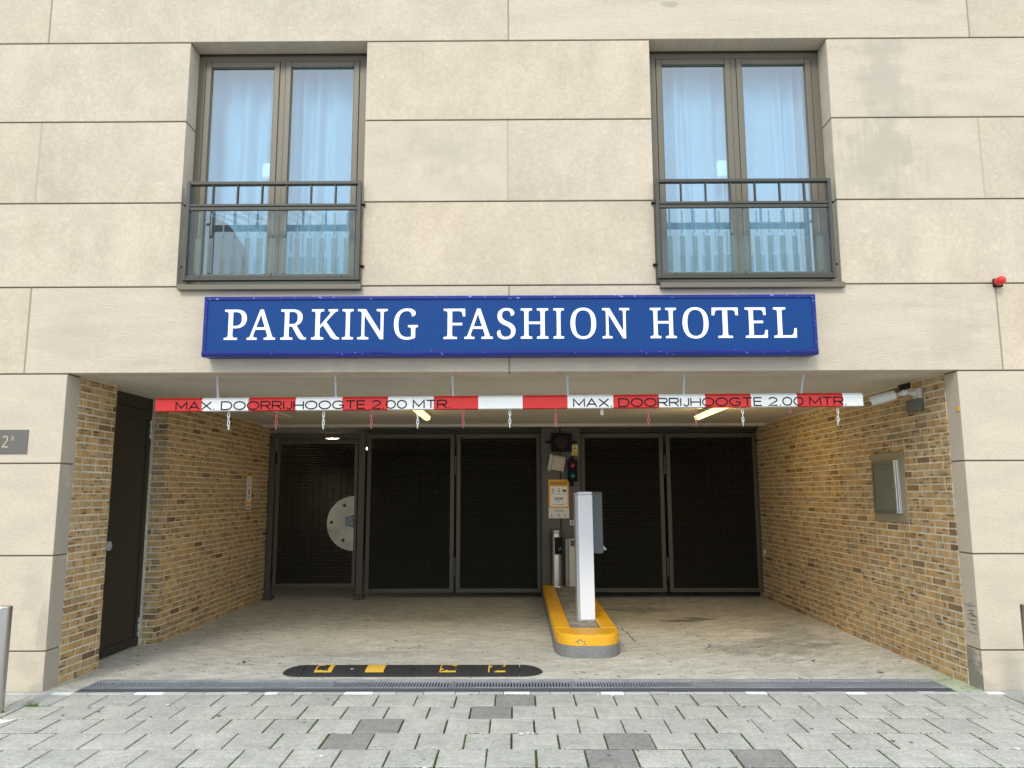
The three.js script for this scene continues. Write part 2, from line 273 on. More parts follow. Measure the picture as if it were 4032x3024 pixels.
[[W1, -2.14], [W2, 1.985]].forEach(([[a, b], c]) => {
  const w = new THREE.Group(); w.name = 'french_window'; w.position.set((a + b) / 2, 3.31, -0.2); hotel.add(w);
  const zf = -0.20, zb = -0.275, s0 = c - 0.71, s1 = c + 0.71;
  part(w, 'frame', [bx(a - 0.02, s0, 3.34, 5.54, zb, zf), bx(s1, b + 0.02, 3.34, 5.54, zb, zf), bx(s0, s1, 5.492, 5.54, zb, zf), bx(s0, s1, 3.34, 3.415, zb, zf), bx(a - 0.02, b + 0.02, 5.548, 5.60, zb, zf - 0.03), bx(c - 0.024, c + 0.024, 3.415, 5.492, zb, zf - 0.004)], M.bronze);
  for (const [x0, x1] of [[s0 + 0.004, c - 0.027], [c + 0.027, s1 - 0.004]]) {
    const t = 0.052, r = 0.006;
    part(w, 'sash', [bx(x0, x0 + t, 3.42, 5.488, zb + 0.01, zf + 0.008, r), bx(x1 - t, x1, 3.42, 5.488, zb + 0.01, zf + 0.008, r), bx(x0 + t, x1 - t, 5.436, 5.488, zb + 0.01, zf + 0.007, r), bx(x0 + t, x1 - t, 3.42, 3.478, zb + 0.01, zf + 0.007, r),
      bx(x0 + t, x0 + t + 0.006, 3.478, 5.436, zb + 0.03, zf - 0.012), bx(x1 - t - 0.006, x1 - t, 3.478, 5.436, zb + 0.03, zf - 0.012)], M.bronze);
    const p = new THREE.PlaneGeometry(x1 - x0 - 2 * t, 5.436 - 3.478); p.translate((x0 + x1) / 2, (5.436 + 3.478) / 2, zf - 0.022);
    part(w, 'pane', p, M.glass);
  }
  part(w, 'sill', [bx(a + 0.022, b + 0.014, 3.305, 3.335, -0.25, 0.0, 0.003), bx(a + 0.022, b + 0.014, 3.270, 3.316, 0.0, 0.055, 0.004)], M.bronze);
});
// curtains: pleated sheer cloth just behind the panes
[[W1, 'sheer pleated curtain behind the window, its lower corner drawn aside over a dark gap'], [W2, 'sheer pleated curtain hanging straight behind the closed window panes']].forEach(([[a, b], label], n) => {
  const NX = 220, NY = 36, pos = [], idx = [], x0 = a - 0.08, x1 = b + 0.08, ph = n * 2.3;
  for (let j = 0; j <= NY; j++) for (let i = 0; i <= NX; i++) {
    const y = mix(3.33, 5.60, j / NY); let u = i / NX, lo = x0;
    if (n === 0) { const e = y > 4.06 ? x0 : y > 3.74 ? mix(-2.45, -2.70, (y - 3.74) / 0.32) : -2.46; lo = y > 4.06 && y < 4.14 ? mix(-2.70, x0, (y - 4.06) / 0.08) : e; }
    const x = mix(lo, x1, u), q = (x - x0) * 44 + 2.2 * Math.sin((x - x0) * 7 + ph), f = Math.sin(q) * (0.55 + 0.45 * Math.sin((x - x0) * 11 + ph + y * 0.4));
    pos.push(x + 0.008 * Math.cos(q * 0.5 + y), y, -0.43 + 0.062 * f * (0.6 + 0.4 * (5.6 - y) / 2.3) + 0.006 * Math.sin(y * 9 + x * 20));
  }
  for (let j = 0; j < NY; j++) for (let i = 0; i < NX; i++) { const k = j * (NX + 1) + i; idx.push(k, k + 1, k + NX + 2, k, k + NX + 2, k + NX + 1); }
  const g = new THREE.BufferGeometry(); g.setAttribute('position', new THREE.Float32BufferAttribute(pos, 3)); g.setIndex(idx); g.computeVertexNormals();
  single('curtain', label, 'curtain', g, M.curtain, 'window curtains');
});
// a small lamp stands by the middle of each window, in front of the curtain
[[-2.280, 'small white lamp by the window with the drawn-aside curtain', 4.48], [1.877, 'small white lamp by the window with the straight curtain', 4.475]].forEach(([x, label, y], n) => {
  const t = thing('floor_lamp', label, 'lamp', [x, 3.29, -0.315], 'lamps behind the windows');
  part(t, 'lamp_shade', [bx(x - 0.045, x + 0.045, y - 0.075, y + 0.075, -0.345, -0.285, n ? 0.006 : 0.03, 3)], std([0.85, 0.86, 0.86], 0.6, 0, { emissive: lin(0.9, 0.95, 1), emissiveIntensity: 0.3 }));
  part(t, 'stem', rod(V(x, 3.31, -0.315), V(x, y - 0.07, -0.315), 0.006), M.alu);
  part(t, 'base', new THREE.CylinderGeometry(0.05, 0.055, 0.02, 20).translate(x, 3.30, -0.315), M.alu);
});

// ---------------------------------------------------------------- French-balcony railings
{
  const mk = () => {
    const t = new THREE.Group(), w = 0.7525, r = 0.003;
    const b = (x0, x1, y0, y1, z0, z1) => bx(x0, x1, y0, y1, z0, z1, r);
    local(t, 'side_post', b(-w, -w + 0.03, 0, 0.88, -0.03, 0.03), M.railing); local(t, 'side_post', b(w - 0.03, w, 0, 0.88, -0.03, 0.03), M.railing);
    local(t, 'top_rail', b(-w + 0.03, w - 0.03, 0.852, 0.879, -0.025, 0.028), M.railing);
    local(t, 'middle_rail', [b(-w + 0.03, w - 0.03, 0.655, 0.676, -0.02, 0.027), b(-w + 0.03, w - 0.03, 0.622, 0.650, -0.004, 0.022)], M.railing);
    local(t, 'bottom_rail', [b(-w + 0.03, w - 0.03, 0.0, 0.018, -0.025, 0.03), b(-w + 0.03, w - 0.03, 0.02, 0.045, -0.004, 0.022)], M.railing);
    for (let i = 0; i < 6; i++) { const x = -0.53 + i * 0.2118; local(t, 'baluster', b(x - 0.006, x + 0.006, 0.676, 0.852, -0.018, 0.022), M.railing); }
    local(t, 'glass_panel', new THREE.PlaneGeometry(2 * w - 0.06, 0.585).translate(0, 0.335, 0.008), M.clearGlass);
    for (let i = 0; i < 13; i++) { const x = -0.637 + i * 0.1061; local(t, 'frosted_stripe', bx(x - 0.007, x + 0.007, 0.402, 0.600, 0.0095, 0.0105), M.etched); local(t, 'frosted_stripe', bx(x - 0.023, x + 0.023, 0.066, 0.374, 0.0095, 0.0105), M.etched); }
    for (const x of [-0.60, 0, 0.60]) local(t, 'screw', new THREE.CylinderGeometry(0.005, 0.005, 0.004, 10).rotateX(Math.PI / 2).translate(x, 0.036, 0.024), M.black);
    for (const s of [-1, 1]) for (const y of [0.13, 0.68]) local(t, 'wall_fixing', rod(V(s * w - s * 0.01, y, -0.02), V(s * (w + 0.03), y, -0.02), 0.012), M.black);
    return t;
  };
  const t = mk(); t.name = numbered('balcony_railing'); t.position.set(-2.0905, 3.348, 0.035); scene.add(t); tag(t, 'dark metal balcony railing with striped glass before the window with the drawn-aside curtain', 'railing', 'French balcony railings');
  copyOf(t, [1.945, 3.350, 0.035], 'dark metal balcony railing with striped glass, the one closer to the red beacon');
}

// ---------------------------------------------------------------- brick walls of the passage
const NV = 96, COLS = 6, ROWS = 16;
const brickAtlas = tex(1536, 1024, (() => {
  const look = []; for (let i = 0; i < NV; i++) {
    const kind = rnd(), bands = [], blots = []; let x = 0;
    while (x < 1) { const w = rr(0.12, 0.4); bands.push([x, x + w, rr(-1, 1)]); x += w; }
    const nb = kind < 0.40 ? 0 : Math.floor(rr(1, 4)); for (let q = 0; q < nb; q++) blots.push([rnd(), rnd() < 0.5 ? rr(-0.05, 0.15) : rr(0.85, 1.05), rr(0.12, 0.4), rr(0.25, 0.6), rr(0.35, 0.85)]);
    if (rnd() < 0.25) blots.push([rr(0.2, 0.8), 0.5, rr(0.02, 0.06), rr(0.3, 0.6), rr(0.4, 0.8)]);
    look.push({ tone: rr(-1, 1), warm: rr(-1, 1), bands, blots, dark: i >= NV - 3 ? rr(0.6, 0.9) : i >= NV - 12 ? rr(0.15, 0.4) : 0 });
  }
  return (U, Vv) => {
    const cx = Math.min(COLS - 1, Math.floor(U * COLS)), cy = Math.min(ROWS - 1, Math.floor(Vv * ROWS)), n = cy * COLS + cx, b = look[n], u = U * COLS - cx, v = Vv * ROWS - cy;
    const f = fbm(U, Vv, 200, 3, 401, 2), m = fbm(U, Vv, 48, 3, 411, 2), e = (m - 0.5) * 0.3;
    let band = 0; for (const [x0, x1, s] of b.bands) if (u >= x0 + e * 0.15 && u < x1 + e * 0.15) band = s;
    let d = b.dark * (0.75 + 0.5 * m);
    for (const [x, y, w, h, a] of b.blots) d = Math.max(d, a * sm(1.15, 0.55, Math.hypot((u - x) / w, (v - y) / h) + e * 1.6));
    d = Math.min(1, d);
    const k = 1 + b.tone * 0.06 + band * 0.20 + (f - 0.5) * 0.22 + (m - 0.5) * 0.14, wm = b.warm * 0.03 + band * 0.012;
    const c = [0.450 * k, (0.304 - wm * 0.8) * k, (0.143 - wm * 1.0) * k], s = [0.080, 0.036, 0.020];
    return c.map((q, i) => enc(mix(q, s[i] * (0.6 + 0.9 * f), d * 0.93)));
  };
})());
M.brick = std([1, 1, 1], 0.9, 0, { map: brickAtlas });
M.mortar = std([0.74, 0.68, 0.52], 0.95, 0, { map: withRepeat(tex(256, 256, (u, v) => { const k = 0.85 + 0.3 * (fbm(u, v, 60, 3, 421) - 0.5) + 0.15 * fbm(u, v, 4, 3, 431); return [k, k, k]; }), 1, 1) });
const brickGeos = new Map();
function brickGeo(L, variant) {
  const key = L.toFixed(3) + '/' + variant;
  if (!brickGeos.has(key)) { const cx = variant % COLS, cy = Math.floor(variant / COLS), s = Math.min(1, L / 0.21), o = (1 - s) * ((variant * 37 % 10) / 10); brickGeos.set(key, pieceGeo(L, 0.0495, 0.03, 0.0018, 0.0012, (a, b) => [(cx + 0.02 + 0.96 * (o + s * a)) / COLS, (cy + 0.03 + 0.94 * b) / ROWS])); }
  return brickGeos.get(key);
}
// runs: how a row starts at the near end; the wall face is at `o`, running along `dir`, looking along `n`
const J = 0.0115, BL = 0.2085, CH = 0.0625;
function layBricks(list, o, turn, length, skip, bond) {
  for (let r = 0; r < 41; r++) {
    const y = r * CH + CH / 2; let x = 0;
    const runs = bond(r);
    let q = 0;
    while (x < length - 0.02) {
      let L = q < runs.length ? runs[q] : BL; q++;
      L = Math.min(L, length - x); if (length - x - L < 0.03) L = length - x;
      const last = x + L >= length - 0.001;
      const mid = x + L / 2; L = Math.max(0.02, L - 0);
      const v = Math.floor(rnd() * NV);
      if (!(skip && skip(mid, y))) list.push({ s: mid, y: y + rr(-1, 1) * 0.001, L: Math.round((last ? L : L) * 1000) / 1000, v, out: rr(-0.0015, 0.002), tilt: rr(-0.006, 0.006) });
      x += L + J;
    }
  }
  const rot = new THREE.Matrix4().makeRotationY(turn), ux = V(1, 0, 0).applyMatrix4(rot), uz = V(0, 0, 1).applyMatrix4(rot);
  for (const b of list) if (b.at === undefined) { b.at = V(...o).addScaledVector(ux, b.dirSign === undefined ? b.s : b.s).addScaledVector(uz, b.out); b.at.y = b.y; b.turn = turn; }
  return list;
}
const bond3 = (r) => (r % 3 === 0 ? [BL] : [0.0985]);
function buildWall(t, list) {
  list.sort((a, b) => a.at.distanceTo(camera.position) - b.at.distanceTo(camera.position));
  const rest = [];
  list.forEach((b, i) => {
    const g = brickGeo(b.L, b.v);
    if (i < 300) { const m = mesh('brick', g, M.brick); m.position.copy(b.at).sub(t.position); m.rotation.set(0, b.turn, b.tilt * 0.5); t.add(m); }
    else rest.push(g.clone().applyMatrix4(new THREE.Matrix4().makeRotationY(b.turn).setPosition(b.at)));
  });
  if (rest.length) { const m = part(t, 'brick', rest, M.brick); m.userData.kind = 'stuff'; }
}
const MR = 0.0025;                                // mortar lies this far behind the brick faces
{ // right wall: near end at the pillar, runs back along -z, looks to -x
  const t = thing('brick_wall', 'long yellow brick wall with the poster case and security camera', 'brick wall', [XR + 0.1, 0, -2.85]);
  // local +x must point along -z when looking to -x: turn = -90 deg gives x -> +z, so lay it from the far end
  const L = 5.33, list = layBricks([], [XR, 0, -0.205], -Math.PI / 2, 0, null, bond3); list.length = 0;
  const tmp = layBricks([], [0, 0, 0], 0, L, (s, y) => y > 2.52 && s > 0.55 && s < 0.80, bond3);
  for (const b of tmp) { b.at = V(XR - b.out, b.y, -0.205 - b.s); b.turn = -Math.PI / 2; list.push(b); }
  part(t, 'mortar', bx(XR + MR, 4.0, -0.05, 2.58, -0.205 - L - 0.1, -0.205), M.mortar);
  buildWall(t, list);
  part(t, 'vent_slot', bx(XR + 0.002, XR + 0.02, 2.515, 2.574, -1.0, -0.765), M.black);
}
{ // left pier between the stone pillar and the steel door
  const t = thing('brick_wall', 'narrow yellow brick pier between stone pillar and brown steel door', 'brick wall', [XL - 0.1, 0, -0.5]);
  const L = 0.607, tmp = layBricks([], [0, 0, 0], 0, L, null, (r) => (r % 3 === 0 ? [BL, BL] : [0.0985, BL, BL])), list = [];
  for (const b of tmp) { b.at = V(XL + b.out, b.y, -0.205 - b.s); b.turn = Math.PI / 2; list.push(b); }
  part(t, 'mortar', bx(-4.03, XL - MR, -0.05, 2.58, -0.205 - L + 0.004, -0.205), M.mortar);
  buildWall(t, list);
}
{ // left wall behind the door, with the short return that faces the street
  const t = thing('brick_wall', 'yellow brick wall beyond the steel door, with the narrow parking notice', 'brick wall', [XL - 0.1, 0, -3.6]);
  const z0 = -1.905, L = 3.62, tmp = layBricks([], [0, 0, 0], 0, L, null, (r) => (r % 3 === 0 ? [BL] : [0.0985])), list = [];
  for (const b of tmp) { b.at = V(XL + b.out, b.y, z0 - b.s); b.turn = Math.PI / 2; list.push(b); }
  const ret = layBricks([], [0, 0, 0], 0, 0.146, null, (r) => (r % 3 === 0 ? [0.036, 0.0985] : [0.146]));
  for (const b of ret) { b.at = V(-3.928 + b.s + (b.L > 0.12 ? 0.001 : 0), b.y, z0 + b.out); b.turn = 0; list.push(b); }
  part(t, 'mortar', bx(-4.03, XL - MR, -0.05, 2.58, z0 - L - 0.1, z0 - MR), M.mortar);
  buildWall(t, list);
}

// ---------------------------------------------------------------- steel side door in its recess
{
  const x = -3.97, t = thing('steel_door', 'dark brown steel door set back between two brick walls', 'door', [x, 0, -1.36]);
  part(t, 'frame', [bx(x - 0.05, x + 0.012, 0, 2.45, -1.905, -1.845), bx(x - 0.05, x + 0.012, 0, 2.45, -0.90, -0.815), bx(x - 0.05, x + 0.012, 2.45, 2.574, -1.905, -0.815)], M.dark);
  part(t, 'leaf', [bx(x - 0.04, x + 0.002, 0.012, 2.445, -1.842, -0.903, 0.002), bx(x, x + 0.014, 0.014, 0.095, -1.842, -0.903), bx(x, x + 0.014, 2.345, 2.443, -1.842, -0.903), bx(x, x + 0.014, 0.095, 2.345, -1.842, -1.822), bx(x, x + 0.014, 0.095, 2.345, -0.925, -0.903)], M.dark);
  for (const y of [0.19, 2.245]) part(t, 'hinge', [bx(x + 0.012, x + 0.034, y - 0.098, y - 0.045, -1.877, -1.855, 0.006, 2), bx(x + 0.012, x + 0.034, y - 0.038, y + 0.035, -1.877, -1.855, 0.006, 2), bx(x + 0.012, x + 0.034, y + 0.042, y + 0.095, -1.877, -1.855, 0.006, 2)], M.alu);
  part(t, 'handle', [new THREE.CylinderGeometry(0.045, 0.045, 0.012, 28).rotateZ(Math.PI / 2).translate(x + 0.02, 1.06, -1.175), new THREE.CylinderGeometry(0.012, 0.012, 0.03, 14).rotateZ(Math.PI / 2).translate(x + 0.03, 1.06, -1.175)], M.galv);
}

// ---------------------------------------------------------------- blue hotel sign
const serif = await new FontLoader().loadAsync('fonts/droid/droid_serif_regular.typeface.json');
const sans = await new FontLoader().loadAsync('fonts/droid/droid_sans_regular.typeface.json');
const sansBold = await new FontLoader().loadAsync('fonts/droid/droid_sans_bold.typeface.json');
function glyph(font, ch, x0, x1, y0, y1, z, depth, grow = 0) {   // one character fitted to a box
  const g = new TextGeometry(ch, { font, size: 1, depth: 0.1, curveSegments: 10, bevelEnabled: grow > 0, bevelThickness: 0.001, bevelSize: grow, bevelSegments: 1 });
  g.computeBoundingBox(); const b = g.boundingBox;
  g.translate(-b.min.x, -b.min.y, -b.min.z); g.scale((x1 - x0) / (b.max.x - b.min.x), (y1 - y0) / (b.max.y - b.min.y), depth / (b.max.z - b.min.z));
  return g.translate(x0, y0, z);
}
{
  const t = thing('hotel_sign', 'long blue signboard reading PARKING FASHION HOTEL in white letters', 'sign', [-0.065, 2.68, 0.0]);
  const x0 = -2.60, x1 = 2.471, y0 = 2.676, y1 = 3.182, zf = 0.15;
  M.blue = new THREE.MeshPhysicalMaterial({ color: lin(0.009, 0.050, 0.195), roughness: 0.5, specularIntensity: 0.25 }); M.blueFrame = new THREE.MeshPhysicalMaterial({ map: withRepeat(tex(1024, 256, (u, v) => { const a = fbm(u, v, 40, 3, 581, 3), b = fbm(u, v, 7, 3, 586), w = sm(0.70, 0.76, a * 0.75 + b * 0.25); return [mix(0.12, 0.50, w), mix(0.175, 0.55, w), mix(0.48 + (b - 0.5) * 0.1, 0.80, w)]; }), 0.4, 1.6), roughness: 0.4, specularIntensity: 0.5 });
  part(t, 'box', [bx(x0 + 0.004, x1 - 0.004, y0 + 0.004, y1 - 0.004, 0.012, zf - 0.012)], M.blueFrame);
  const rail = 0.03;
  part(t, 'frame', [bx(x0, x1, y1 - rail, y1, zf - 0.04, zf + 0.006, 0.006, 2), (() => { const g = new THREE.BoxGeometry(x1 - x0, rail + 0.014, 0.058, 160, 3, 3).translate((x0 + x1) / 2, y0 + (rail + 0.014) / 2, zf - 0.021), p = g.attributes.position; for (let i = 0; i < p.count; i++) { const x = p.getX(i), y = p.getY(i), f = (zf + 0.008 - p.getZ(i)) / 0.058, d = Math.exp(-(((x + 1.13) / 0.07) ** 2)), e = Math.exp(-(((x + 0.92) / 0.13) ** 2)); p.setY(i, y + 0.010 * d - 0.008 * e + 0.002 * Math.sin(x * 5.1)); p.setZ(i, p.getZ(i) - 0.012 * (y < y0 + 0.01 ? 1 : 0) * (f < 0.2 ? 1 : 0) - 0.010 * d * (f < 0.5 ? 1 : 0)); } g.computeVertexNormals(); return boxUV(g); })(), bx(x0, x0 + rail, y0 + rail, y1 - rail, zf - 0.04, zf + 0.005, 0.006, 2), bx(x1 - rail, x1, y0 + rail, y1 - rail, zf - 0.04, zf + 0.005, 0.006, 2)], M.blueFrame);
  const seams = [x0 + rail, -0.868, -0.62, x1 - rail];
  for (let i = 0; i < 3; i++) part(t, 'sign_panel', bx(seams[i] + 0.0008, seams[i + 1] - 0.0008, y0 + rail, y1 - rail, zf - 0.010, zf - 0.004), M.blue);
  const letters = [['P', -2.425, -2.241], ['A', -2.236, -2.0], ['R', -1.957, -1.745], ['K', -1.702, -1.471], ['I', -1.447, -1.355], ['N', -1.32, -1.072], ['G', -1.018, -0.819], ['F', -0.607, -0.428], ['A', -0.435, -0.2], ['S', -0.165, -0.012], ['H', 0.031, 0.259], ['I', 0.301, 0.388], ['O', 0.442, 0.654], ['N', 0.705, 0.929], ['H', 1.1, 1.316], ['O', 1.367, 1.581], ['T', 1.609, 1.827], ['E', 1.883, 2.066], ['L', 2.117, 2.305]];
  M.letter = std([0.88, 0.89, 0.90], 0.45);
  for (const [c, a, b] of letters) { const over = 'OSG'.includes(c) ? 0.004 : 0; part(t, 'letter', glyph(serif, c, a, b, 2.816 - over, 3.072 + over, zf - 0.004, 0.002, 0.006), M.letter); }
}

// ---------------------------------------------------------------- height bar: striped beam on rods, black lettering
function ribbon(points, w, closed = false) {   // a line of even width
  const n = points.length, L = [], R = [];
  for (let i = 0; i < n; i++) {
    const a = points[closed ? (i - 1 + n) % n : Math.max(0, i - 1)], b = points[i], c = points[closed ? (i + 1) % n : Math.min(n - 1, i + 1)];
    const d1 = [b[0] - a[0], b[1] - a[1]], d2 = [c[0] - b[0], c[1] - b[1]], l1 = Math.hypot(...d1) || 1, l2 = Math.hypot(...d2) || 1;
    let n1 = [-d1[1] / l1, d1[0] / l1], n2 = [-d2[1] / l2, d2[0] / l2];
    if (!closed && i === 0) n1 = n2; if (!closed && i === n - 1) n2 = n1;
    let m = [n1[0] + n2[0], n1[1] + n2[1]], ml = Math.hypot(...m) || 1; m = [m[0] / ml, m[1] / ml];
    const k = Math.min(2.2, 1 / Math.max(0.2, m[0] * n1[0] + m[1] * n1[1])) * w / 2;
    L.push([b[0] + m[0] * k, b[1] + m[1] * k, 0]); R.push([b[0] - m[0] * k, b[1] - m[1] * k, 0]);
  }
  const q = []; for (let i = 0; i + (closed ? 0 : 1) < n; i++) { const k = (i + 1) % n; q.push([R[i], R[k], L[k], L[i]]); }
  return quads(q);
}
const arc = (cx, cy, rx, ry, a0, a1, n = 22) => Array.from({ length: n + 1 }, (_, i) => { const a = mix(a0, a1, i / n) * Math.PI / 180; return [cx + rx * Math.cos(a), cy + ry * Math.sin(a)]; });
const GLYPHS = {
  M: [1.42, [[[0, 0], [0, 1], [0.71, 0.22], [1.42, 1], [1.42, 0]]]], A: [1.36, [[[0, 0], [0.68, 1], [1.36, 0]], [[0.25, 0.33], [1.11, 0.33]]]], X: [1.28, [[[0, 0], [1.28, 1]], [[0, 1], [1.28, 0]]]],
  D: [1.35, [[[0.75, 0], [0, 0], [0, 1], [0.75, 1], ...arc(0.75, 0.5, 0.6, 0.5, 88, -90)]]], O: [1.5, [arc(0.75, 0.5, 0.75, 0.5, 0, 360, 36)]], 0: [1.18, [arc(0.59, 0.5, 0.59, 0.5, 0, 360, 32)]],
  R: [1.2, [[[0, 0], [0, 1], [0.85, 1], ...arc(0.85, 0.73, 0.33, 0.27, 86, -90, 12), [0, 0.46]], [[0.62, 0.46], [1.2, 0]]]], I: [0.0, [[[0, 0], [0, 1]]]], J: [0.75, [[[0.75, 1], [0.75, 0.3], ...arc(0.42, 0.3, 0.33, 0.3, -4, -170, 12)]]],
  H: [1.25, [[[0, 0], [0, 1]], [[1.25, 0], [1.25, 1]], [[0, 0.5], [1.25, 0.5]]]], G: [1.45, [[...arc(0.75, 0.5, 0.75, 0.5, 38, 325, 30), [1.38, 0.46], [0.85, 0.46]]]], T: [1.2, [[[0, 1], [1.2, 1]], [[0.6, 0], [0.6, 1]]]],
  E: [1.02, [[[1.02, 0], [0, 0], [0, 1], [1.02, 1]], [[0, 0.52], [0.95, 0.52]]]], 2: [1.15, [[...arc(0.57, 0.70, 0.54, 0.30, 160, -35, 16), [0.0, 0.0], [1.15, 0]]]], '.': [0.14, [[[0.07, -0.06], [0.07, 0.1]]]],
};
function wideText(t, mat, text, x0, x1, y0, h, z) {
  const w = 0.165; let x = 0; const list = [], chars = [];
  for (const ch of text) { if (ch === ' ') { x += 0.62; continue; } const [adv, lines] = GLYPHS[ch]; list.length = 0; for (const l of lines) { const closed = (ch === 'O' || ch === '0') , pts = closed ? l.slice(0, -1) : l; list.push(ribbon(pts.map(([a, b]) => [a + x, b]), ch === '.' ? 0.17 : w, closed)); } chars.push(merge(list)); x += adv + 0.30; }
  x -= 0.30; for (const g of chars) { g.scale((x1 - x0) / x, h, 1); g.translate(x0, y0, z); local(t, 'letter', g, mat); }
}
const BAR = { x: -0.082, y: 2.281, z: -0.25, tilt: 0.0044 };
{
  const t = thing('height_limit_bar', 'red and white striped height bar reading MAX. DOORRIJHOOGTE 2.00 MTR.', 'height bar', [BAR.x, BAR.y, BAR.z]);
  t.rotation.z = BAR.tilt;
  const scuffTex = (r, g, b, s) => withRepeat(tex(256, 128, (u, v) => { const m = fbm(u, v, 30, 3, s, 2), d = sm(0.66, 0.8, m) * 0.12; const k = 1 - d + (fbm(u, v, 6, 3, s + 5) - 0.5) * 0.06; return [r * k, g * k, b * k]; }), 2.5, 5);
  M.barRed = std([1, 1, 1], 0.4, 0, { map: scuffTex(0.80, 0.115, 0.085, 501) }); M.barWhite = std([1, 1, 1], 0.4, 0, { map: scuffTex(0.90, 0.90, 0.89, 511) });
  const xs = [-3.146, -2.741, -2.336, -1.924, -1.519, -1.122, -0.724, -0.338, 0.047, 0.436, 0.832, 1.227, 1.628, 2.023, 2.422, 2.816, 2.99].map((x) => x - BAR.x);
  const prof = new THREE.Shape([[0, 0.003], [-0.003, 0], [-0.08, 0], [-0.08, 0.116], [-0.022, 0.116], [0, 0.096]].map(([a, b]) => new THREE.Vector2(-a, b)));
  for (let i = 0; i + 1 < xs.length; i++) {
    const g = new THREE.ExtrudeGeometry(prof, { depth: xs[i + 1] - xs[i] - 0.0006, bevelEnabled: false }); g.rotateY(Math.PI / 2).translate(xs[i], 0, 0); g.computeVertexNormals();   // shape x (to the back) becomes -z
    local(t, 'bar_segment', boxUV(g), i % 2 ? M.barWhite : M.barRed);
  }
  const ink = new THREE.MeshPhysicalMaterial({ color: lin(0.010, 0.009, 0.012), roughness: 0.6, specularIntensity: 0.2 });
  wideText(t, ink, 'MAX. DOORRIJHOOGTE 2.00 MTR.', -2.965 - BAR.x, -0.582 - BAR.x, 0.0105, 0.067, 0.0012);
  wideText(t, ink, 'MAX. DOORRIJHOOGTE 2.00 MTR.', 0.489 - BAR.x, 2.845 - BAR.x, 0.0105, 0.067, 0.0012);
  [[-2.599, -2.616], [-1.574, -1.584], [-0.561, -0.558], [0.434, 0.44], [1.446, 1.448], [2.472, 2.47]].forEach(([a, b]) => { const y0 = 0.11, y1 = 2.58 - BAR.y - BAR.tilt * (a - BAR.x); local(t, 'hanging_rod', [rod(V(b - BAR.x, y0, -0.035), V(a - BAR.x, y1, 0.05), 0.011, 12), new THREE.CylinderGeometry(0.016, 0.016, 0.006, 12).translate(b - BAR.x, 0.1195, -0.033)], M.galv); });
}
{ // chains of oval links hanging under the bar
  M.chainWhite = std([0.78, 0.78, 0.76], 0.45); M.chainRed = std([0.45, 0.10, 0.13], 0.5);
  const path = (() => { class C extends THREE.Curve { getPoint(s, o = V(0, 0, 0)) { const a = s * Math.PI * 2, hx = 0.0085, hy = 0.0215; const cx = Math.cos(a), sy = Math.sin(a); return o.set(hx * Math.sign(cx) * Math.pow(Math.abs(cx), 0.75), hy * Math.sign(sy) * Math.pow(Math.abs(sy), 0.6), 0); } } return new C(); })();
  const link = new THREE.TubeGeometry(path, 22, 0.0034, 6, true), hook = new THREE.TorusGeometry(0.008, 0.0025, 6, 14);
  const build = (n, mat, turn) => { const t = new THREE.Group(); local(t, 'hook', hook, M.galv).position.y = -0.006; let y = -0.014 - 0.0215, x = 0; for (let i = 0; i < n; i++) { const m = local(t, 'chain_link', link, mat); m.position.set(x, y, 0); m.rotation.set(0, i % 2 ? 1.35 : 0.15, turn * i * 0.5); y -= 0.0355; x += -Math.sin(turn * i * 0.5) * 0.0355; } return t; };
  const at = (x) => [x, BAR.y + BAR.tilt * (x - BAR.x), -0.29];
  const rows = [[-2.518, 4, 'w', -0.13], [-2.099, 4, 'r', 0], [-1.688, 4, 'w', 0], [-1.27, 4, 'r', 0], [-0.867, 4, 'w', 0], [-0.471, 4, 'r', 0], [-0.065, 4, 'w', 0], [0.335, 4, 'r', 0], [0.736, 1, 'w', 0], [1.139, 4, 'r', 0], [1.55, 4, 'r', 0], [1.957, 4, 'w', 0], [2.369, 1, 'r', 0], [2.782, 4, 'w', 0.10]];
  const proto = {};
  for (const [x, n, c, turn] of rows) {
    const key = n + c + turn;
    const label = n === 1 ? (c === 'w' ? 'single white link left of a broken chain under the height bar' : 'single red link left of a broken chain under the height bar') : turn < 0 ? 'white plastic chain swung askew under the red end of the height bar' : turn > 0 ? 'white plastic chain swung askew under the white end of the height bar' : c === 'w' ? 'white plastic chain hanging straight down from the height bar' : 'faded red plastic chain hanging straight down from the height bar';
    if (proto[key]) copyOf(proto[key], at(x)); else { const t = build(n, c === 'w' ? M.chainWhite : M.chainRed, turn); t.name = numbered('hanging_chain'); t.position.set(...at(x)); scene.add(t); tag(t, label, 'chain', n === 4 && !turn ? (c === 'w' ? 'white chains under the height bar' : 'red chains under the height bar') : 'chains under the height bar'); proto[key] = t; }
  }
}

